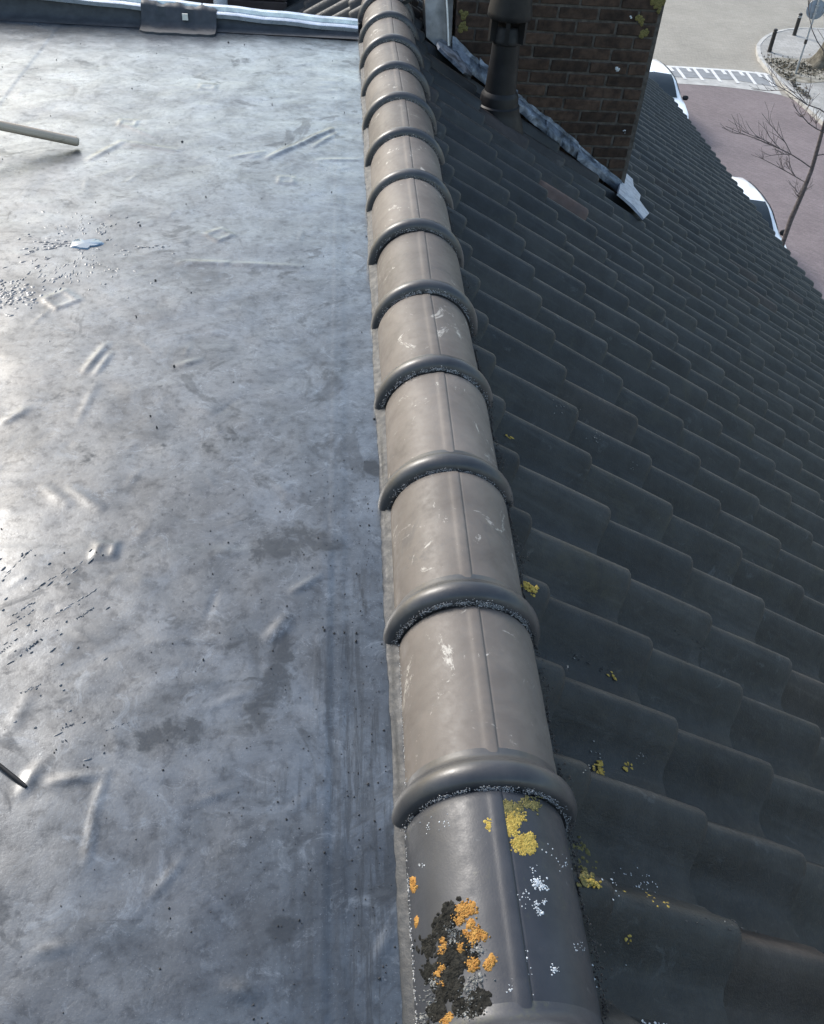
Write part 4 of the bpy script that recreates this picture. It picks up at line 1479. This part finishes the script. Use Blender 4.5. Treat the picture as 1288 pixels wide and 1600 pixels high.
# lichen, dead moss and lime bloom in the troughs near the ridge
def crust_slope(name, mat, pts, size, hgt, n, seed, spread, off, kind=None, stretch=1.0):
    q = random.Random(seed)
    mb = MB()
    for i in range(n):
        px, py = q.choice(pts)
        px += q.gauss(0, spread)
        py += q.gauss(0, spread * 0.8)
        d = ray(px, py)
        # drop onto the real profile of the tiles: march along the ray
        c = None
        t_ = ((P0 + un * 0.03 - CAM).dot(un)) / d.dot(un)
        for _ in range(60):
            p = CAM + d * t_
            rel = p - P0
            h = rel.dot(un)
            s = rel.dot(ux) / TG
            jj = math.ceil(s - 1e-6)
            xl = (s - jj) * TG
            best = -9
            for ii in range(-40, 16):
                v = -(rel.y + ii * TW)
                if -0.062 <= v <= 0.160:
                    best = max(best, tile_z(v) + 0.088 * xl)
            if h <= best:
                c = p
                break
            t_ += 0.004
        if c is None:
            continue
        r = size * q.uniform(0.5, 1.25)
        mb.blob(c + un * 0.0015, ux * r * stretch, Vector((0, r * q.uniform(.6, 1.1), 0)), hgt * q.uniform(.4, 1.2), un, seed * 997 + i, 8, 0.35)
    if not mb.v:
        return
    o = add(name, mb.mesh(name, 60), mat, slope)
    if kind:
        o['kind'] = kind


crust_slope('lichen', M['lichen_green'], [(905, 1335), (912, 1350), (918, 1368), (902, 1320), (915, 1375)], .005, .003, 80, 31, 6, 0)
crust_slope('lichen', M['lichen_yellow'], [(918, 1378), (930, 1380), (910, 1372)], .0045, .003, 36, 32, 4, 0)
crust_slope('lichen', M['lichen_yellow'], [(1004, 1400), (1012, 1405), (1020, 1410), (1042, 1416), (977, 1402)], .0042, .002, 50, 33, 4, 0)
crust_slope('lichen', M['lichen_yellow'], [(935, 1198), (940, 1205), (930, 1192), (979, 1200)], .0045, .002, 40, 34, 4, 0)
crust_slope('lichen', M['lichen_yellow'], [(955, 1063), (962, 1070), (950, 1058)], .0045, .002, 34, 35, 4, 0)
crust_slope('lichen', M['lichen_yellow'], [(826, 918), (832, 922), (820, 910)], .0055, .003, 34, 36, 4, 0)
crust_slope('lichen', M['lichen_yellow'], [(792, 686), (794, 690)], .006, .003, 16, 37, 3, 0)
crust_slope('lichen', M['lichen_green'], [(1110, 1588), (1125, 1590), (1100, 1586), (985, 1535), (984, 1530)], .0042, .002, 50, 38, 5, 0)
crust_slope('lichen', M['lichen_yellow'], [(982, 1462), (980, 1470)], .003, .002, 12, 39, 3, 0)
crust_slope('lime_bloom', M['lichen_white'], [(960, 1372), (985, 1378), (1010, 1385), (975, 1380)], .0016, .0003, 80, 40, 14, 0, 'stuff')
crust_slope('lime_bloom', M['lichen_white'], [(955, 1530), (985, 1570), (1010, 1590), (965, 1550), (1050, 1595)], .0022, .0003, 260, 41, 15, 0, 'stuff')
crust_slope('trough_debris', M['dark_grit'], [(900, 1040), (925, 1055), (945, 1050), (1090, 1430), (1150, 1440), (1180, 1450), (890, 1030), (1050, 1000), (1090, 1015), (1010, 990)], .0022, .0014, 170, 42, 9, 0, 'stuff', 1.8)
crust_slope('trough_debris', M['moss_grey'], [(925, 1050), (895, 1035), (930, 1180), (925, 1200), (1085, 1245), (1000, 1180), (1130, 1440), (990, 735), (1015, 770), (935, 680), (870, 640), (905, 640)], .0016, .0010, 160, 43, 9, 0, 'stuff', 1.4)

# ================================================================== CHIMNEY
TOPZ = 1.25
chim = empty('chimney', ((CX0 + CX1) / 2, CHY + 0.3, -0.8), 'broad sooty dark brick chimney rising out of the tiled slope', 'chimney')
off = Vector((-(CX0 + CX1) / 2, -CHY - 0.3, 0.8))


def cadd(name, me, mat, parent=None, kind=None):
    o = add(name, me, mat, parent or chim)
    if parent is None:
        o.location = off
    if kind:
        o['kind'] = kind
    return o


core = MB().box((CX0 + 0.006, CHY + 0.006, -1.05), (CX1 - 0.006, CY1 - 0.006, TOPZ))
cadd('mortar_core', core.mesh('mortar_core'), M['mortar'])
BH, BL, BJ = 0.0637, 0.21, 0.011


def brick_mesh(L, seed, W=0.10):
    q = random.Random(seed)
    me = MB().box((0, 0, 0), (L, W, BH - BJ)).mesh('brick')
    bm = bmesh.new()
    bm.from_mesh(me)
    bmesh.ops.bevel(bm, geom=bm.edges[:], offset=0.004, segments=1, affect='EDGES')
    for v in bm.verts:
        v.co += Vector((q.uniform(-.0016, .0016), q.uniform(-.0016, .0016), q.uniform(-.0016, .0016)))
    bm.to_mesh(me)
    bm.free()
    me.materials.append(M['brick'])
    return me


full = [brick_mesh(BL - BJ, s) for s in range(5)]
half = [brick_mesh(BL / 2 - BJ, 10 + s) for s in range(3)]
zc0 = -0.497 - 0.0637 * 8
nb = 0
ncrs = int((TOPZ - zc0) / BH)
for c in range(ncrs):
    z = zc0 + c * BH
    seen = z < 0.42
    # front face, running bond; whole courses span the width
    x = CX0
    L_ = CX1 - CX0
    lead_half = c % 2
    n = 0
    while x < CX1 - 0.05:
        if lead_half and n == 0:
            w, me_ = BL / 2, half[rnd.randrange(3)]
        else:
            w, me_ = BL, full[rnd.randrange(5)]
        if x + w > CX1 + 0.03:
            w, me_ = BL / 2, half[rnd.randrange(3)]
        surf = P0.z - (x + w - P0.x) * math.tan(TH)
        if z + BH > surf - 0.12 and seen:
            o = add('brick', me_, None, chim, loc=Vector((x + 0.004, CHY + rnd.uniform(-.002, .002), z)) + off, rot=(rnd.gauss(0, .006), rnd.gauss(0, .004), rnd.gauss(0, .006)))
            nb += 1
        x += w
        n += 1
    # left face
    if seen:
        y = CHY + (0.105 if c % 2 == 0 else 0.21)
        while y < CY1 - 0.1:
            surf = P0.z - (CX0 - P0.x) * math.tan(TH)
            if z + BH > surf - 0.1:
                o = add('brick', full[rnd.randrange(5)], None, chim, loc=Vector((CX0 + rnd.uniform(-.002, .002), y + BL, z)) + off, rot=(0, 0, -math.pi / 2))
            y += BL
# bricks above the frame joined as one mass
mb = MB()
for c in range(ncrs):
    z = zc0 + c * BH
    if z < 0.42:
        continue
    x = CX0 - (BL / 2 if c % 2 else 0)
    while x < CX1 - 0.05:
        a, b_ = max(x, CX0), min(x + BL - BJ, CX1)
        mb.box((a, CHY - 0.001, z), (b_, CHY + 0.08, z + BH - BJ))
        x += BL
cadd('upper_bricks', mb.mesh('upper_bricks'), M['brick'], kind='stuff')


def crust_chimney(px, py, n, size, seed, mat, spread):
    q = random.Random(seed)
    mb = MB()
    for i in range(n):
        c = on_y(px + q.gauss(0, spread), py + q.gauss(0, spread), CHY - 0.002)
        r = size * q.uniform(.5, 1.2)
        mb.blob(c + off, Vector((r, 0, 0)), Vector((0, 0, r)), .004, Vector((0, -1, 0)), seed * 100 + i, 8, .3)
    add('lichen', mb.mesh('lichen', 60), mat, chim)


for px, py, n, s, sd_, k, spd in ((1000, 30, 26, .010, 1, 'lichen_green', 2.5), (1006, 51, 26, .011, 2, 'lichen_green', 2.5), (1028, 2, 40, .013, 3, 'lichen_green', 5), 
                                  (724, 22, 18, .010, 5, 'lichen_green', 3), (724, 42, 20, .011, 6, 'lichen_green', 3), (965, 107, 8, .008, 7, 'lichen_white', 1.5), (976, 204, 4, .004, 8, 'lichen_white', 1.5),
                                  (986, 26, 3, .005, 10, 'lichen_white', 1)):
    crust_chimney(px, py, n, s, sd_, M[k], spd)


# stepped lead flashing along the foot of the front face
def flash_piece(x0, x1, up0, up1, apron, seed, mat, lift=0.0):
    """lead dressed up the brick and out over the tiles between x0 and x1"""
    q = random.Random(seed)
    vs, fs = [], []
    n = 9
    for i in range(n):
        u = i / (n - 1)
        x = x0 + (x1 - x0) * u
        zs_ = P0.z - (x - P0.x) * math.tan(TH)
        up = up0 + (up1 - up0) * u + q.uniform(-.006, .006)
        a = apron + q.uniform(-.012, .012)
        row = [(x, CHY - 0.014, zs_ + up + lift), (x, CHY - 0.018 - q.uniform(0, .006), zs_ + up * 0.55 + lift), (x, CHY - 0.030 + q.uniform(-.006, .006), zs_ + 0.030 + lift * 0.6),
               (x, CHY - 0.050 + q.uniform(-.008, .004), zs_ + 0.012 + q.uniform(-.006, .008)), (x, CHY - 0.055 - a, zs_ + 0.002 + q.uniform(-.006, .006)), (x, CHY - 0.056 - a, zs_ - 0.03)]
        vs += row
    for i in range(n - 1):
        for k in range(5):
            fs.append((i * 6 + k, (i + 1) * 6 + k, (i + 1) * 6 + k + 1, i * 6 + k + 1))
    return cadd('flashing', mesh_from('flashing', vs, fs, 60), mat)


flash_piece(CX0 - 0.01, 0.50, 0.065, 0.05, 0.02, 1, M['lead'])
flash_piece(0.495, 0.72, 0.050, 0.045, 0.004, 2, M['lead'], 0.010)
flash_piece(0.715, 0.90, 0.045, 0.042, 0.004, 3, M['lead'])
flash_piece(0.895, 1.10, 0.045, 0.042, 0.004, 4, M['lead'], 0.010)
flash_piece(1.095, CX1 - 0.03, 0.042, 0.036, 0.004, 5, M['lead'])


def slope_sheet(name, poly_px, mat, seed, parent, lift=0.012):
    """a crumpled lead sheet lying on the tiles, outline given by its corners on the slope"""
    q = random.Random(seed)
    pts = [on_slope(px, py, lift) for px, py in poly_px]
    c = sum(pts, Vector()) / len(pts)
    n = len(pts)
    vs = [c + un * 0.010] + [c.lerp(p, 0.5) + un * q.uniform(-.004, .012) for p in pts] + [p + un * q.uniform(-.006, .006) for p in pts] + [p - un * 0.012 for p in pts]
    fs = []
    for k in range(n):
        k2 = (k + 1) % n
        fs += [(0, 1 + k, 1 + k2), (1 + k, 1 + n + k, 1 + n + k2, 1 + k2), (1 + n + k, 1 + 2 * n + k, 1 + 2 * n + k2, 1 + n + k2)]
    me = mesh_from(name, vs, fs, 50)
    bm = bmesh.new()
    bm.from_mesh(me)
    bmesh.ops.recalc_face_normals(bm, faces=bm.faces[:])
    bm.to_mesh(me)
    bm.free()
    return cadd(name, me, mat)


# folded corner piece at the lower right foot
slope_sheet('corner_flashing', [(966, 302), (969, 288), (979, 270), (989, 280), (990, 291), (1002, 304), (999, 315), (1014, 334), (1007, 341), (990, 323), (977, 311)], M['lead_sealer'], 6, chim, 0.020)
slope_sheet('corner_flashing', [(684, 66), (692, 60), (704, 62), (714, 76), (728, 94), (738, 108), (738, 118), (726, 112), (710, 97), (696, 84), (687, 75)], M['lead'], 9, chim, 0.004)
# cement fillet between ridge and chimney
pa, pb = on_slope(670, 52, 0.01), on_slope(704, 52, 0.01)
mb = MB()
mb.add([(pa.x, CHY - 0.03, pa.z - 0.05), (CX0 - 0.012, CHY - 0.03, pb.z - 0.05), (CX0 - 0.012, CHY + 0.18, 0.34), (pa.x - 0.03, CHY + 0.18, 0.34),
        (pa.x, CHY + 0.25, pa.z - 0.05), (CX0 - 0.012, CHY + 0.25, pb.z - 0.05), (CX0 - 0.012, CHY + 0.25, 0.34), (pa.x - 0.03, CHY + 0.25, 0.34)],
       [(0, 1, 2, 3), (4, 7, 6, 5), (3, 2, 6, 7), (0, 3, 7, 4), (1, 5, 6, 2)])
cadd('cement_fillet', mb.mesh('cement_fillet'), M['cement'])
mb = MB()
mb.tube([(CX0 - 0.03, CHY - 0.045, pb.z + 0.02), (CX0 - 0.045, CHY + 0.02, 0.08), (CX0 - 0.06, CHY + 0.09, 0.20), (CX0 - 0.07, CHY + 0.16, 0.36)], 0.005, 8)
cadd('cable', mb.mesh('cable', 60), M['sticker'])

# ================================================================== FLUE PIPE
FY = 3.93
fx = 0.5 * (on_y(766, 110, FY).x + on_y(806, 110, FY).x)
fz = P0.z - (fx - P0.x) * math.tan(TH)
fl = empty('flue_pipe', (fx, FY, fz), 'black plastic flue pipe with capped cowl standing in front of the chimney', 'flue pipe')


def zf(py):
    return on_y(785, py, FY).z - fz


k0 = zf(165)
prof = [(0.150, -0.16), (0.132, -0.07), (0.112, -0.02), (0.106, k0 - 0.02), (0.104, k0 + 0.005), (0.096, k0 + 0.012), (0.092, k0 + 0.05), (0.090, k0 + 0.056), (0.078, k0 + 0.072)]
add('base_collar', MB().lathe(prof, 36).mesh('base_collar', 40), M['flue'], fl)
z1, z2, z3 = zf(150), zf(62), zf(42)
prof = [(0.080, z1), (0.077, z1 + 0.03), (0.067, z2 - 0.06), (0.066, z2 - 0.012), (0.071, z2 - 0.008), (0.073, z2 + 0.004), (0.070, z2 + 0.010), (0.064, z3), (0.056, z3 + 0.01), (0.0, z3 + 0.01)]
add('pipe', MB().lathe(prof, 36).mesh('pipe', 40), M['flue'], fl)
z4 = zf(24)
prof = [(0.060, z3 - 0.01), (0.100, z4 - 0.006), (0.104, z4), (0.103, z4 + 0.02), (0.092, z4 + 0.09), (0.086, z4 + 0.16), (0.080, z4 + 0.18), (0.0, z4 + 0.20)]
add('cowl', MB().lathe(prof[1:], 36).mesh('cowl', 40), M['flue'], fl)
for k in range(6):
    a = k * math.pi / 3 + 0.35
    mb = MB()
    mb.box((0.060, -0.010, z2), (0.096, 0.010, z4 + 0.03))
    add('bracket', mb.mesh('bracket'), M['flue'], fl, rot=(0, 0, a))
# ================================================================== NEIGHBOUR BEYOND THE FLAT ROOF
nb_y0, nb_y1 = Y1 + 0.16, 9.0
nroof = add('neighbour_roof', mesh_from('neighbour_roof', [(-0.02, nb_y0, 0.0), (-0.02, nb_y1, 0.0), (-3.2, nb_y1, -0.02 - 3.18 * math.tan(TH)), (-3.2, nb_y0, -0.02 - 3.18 * math.tan(TH))], [(0, 1, 2, 3)]),
            M['underlay'], kind='structure', label='neighbouring tiled slope falling away left behind the zinc trim')
for j in range(0, 6):
    for i in range(0, 9):
        x = -0.20 - j * TG * CT
        z = 0.03 - j * TG * ST
        q = random.Random(j * 17 + i)
        o = add('roof_tile', tile_meshes[q.randrange(5)], None, nroof, loc=(x, nb_y0 + 0.12 + i * TW, z), rot=(0, 0, 0))
        o.rotation_euler = Matrix(((-CT, 0, -ST), (0, -1, 0), (-ST, 0, CT))).to_euler()
dl = on_y(446, 20, 5.65).x
dorm = empty('dormer', (dl - 1.3, 6.3, -1.6), 'dark brown clad dormer of the neighbour beyond the zinc trim', 'dormer')
do = Vector((-(dl - 1.3), -6.3, 1.6))
add('cheek', MB().box((dl - 2.9, 5.65, -2.2), (dl, 7.2, 0.22)).mesh('cheek'), M['brown'], dorm, loc=do)
for k in range(11):
    z0 = -2.2 + k * 0.22
    add('board', bevel_mesh(MB().box((dl - 2.9, 5.628, z0), (dl + 0.012, 5.652, z0 + 0.212)).mesh('board'), 0.004, 1), M['brown'], dorm, loc=do)
add('roof_edge', MB().box((dl - 2.95, 5.58, 0.222), (dl + 0.05, 7.3, 0.29)).mesh('roof_edge'), M['zinc'], dorm, loc=do)
wp = on_y(345, 8, 5.5)
add('vent_pipe', MB().tube([(wp.x, 5.5, -1.1), (wp.x, 5.5, 0.02)], 0.042, 16).mesh('vent_pipe', 50), M['white_pvc'], label='white plastic vent pipe in front of the brown dormer', cat='pipe')
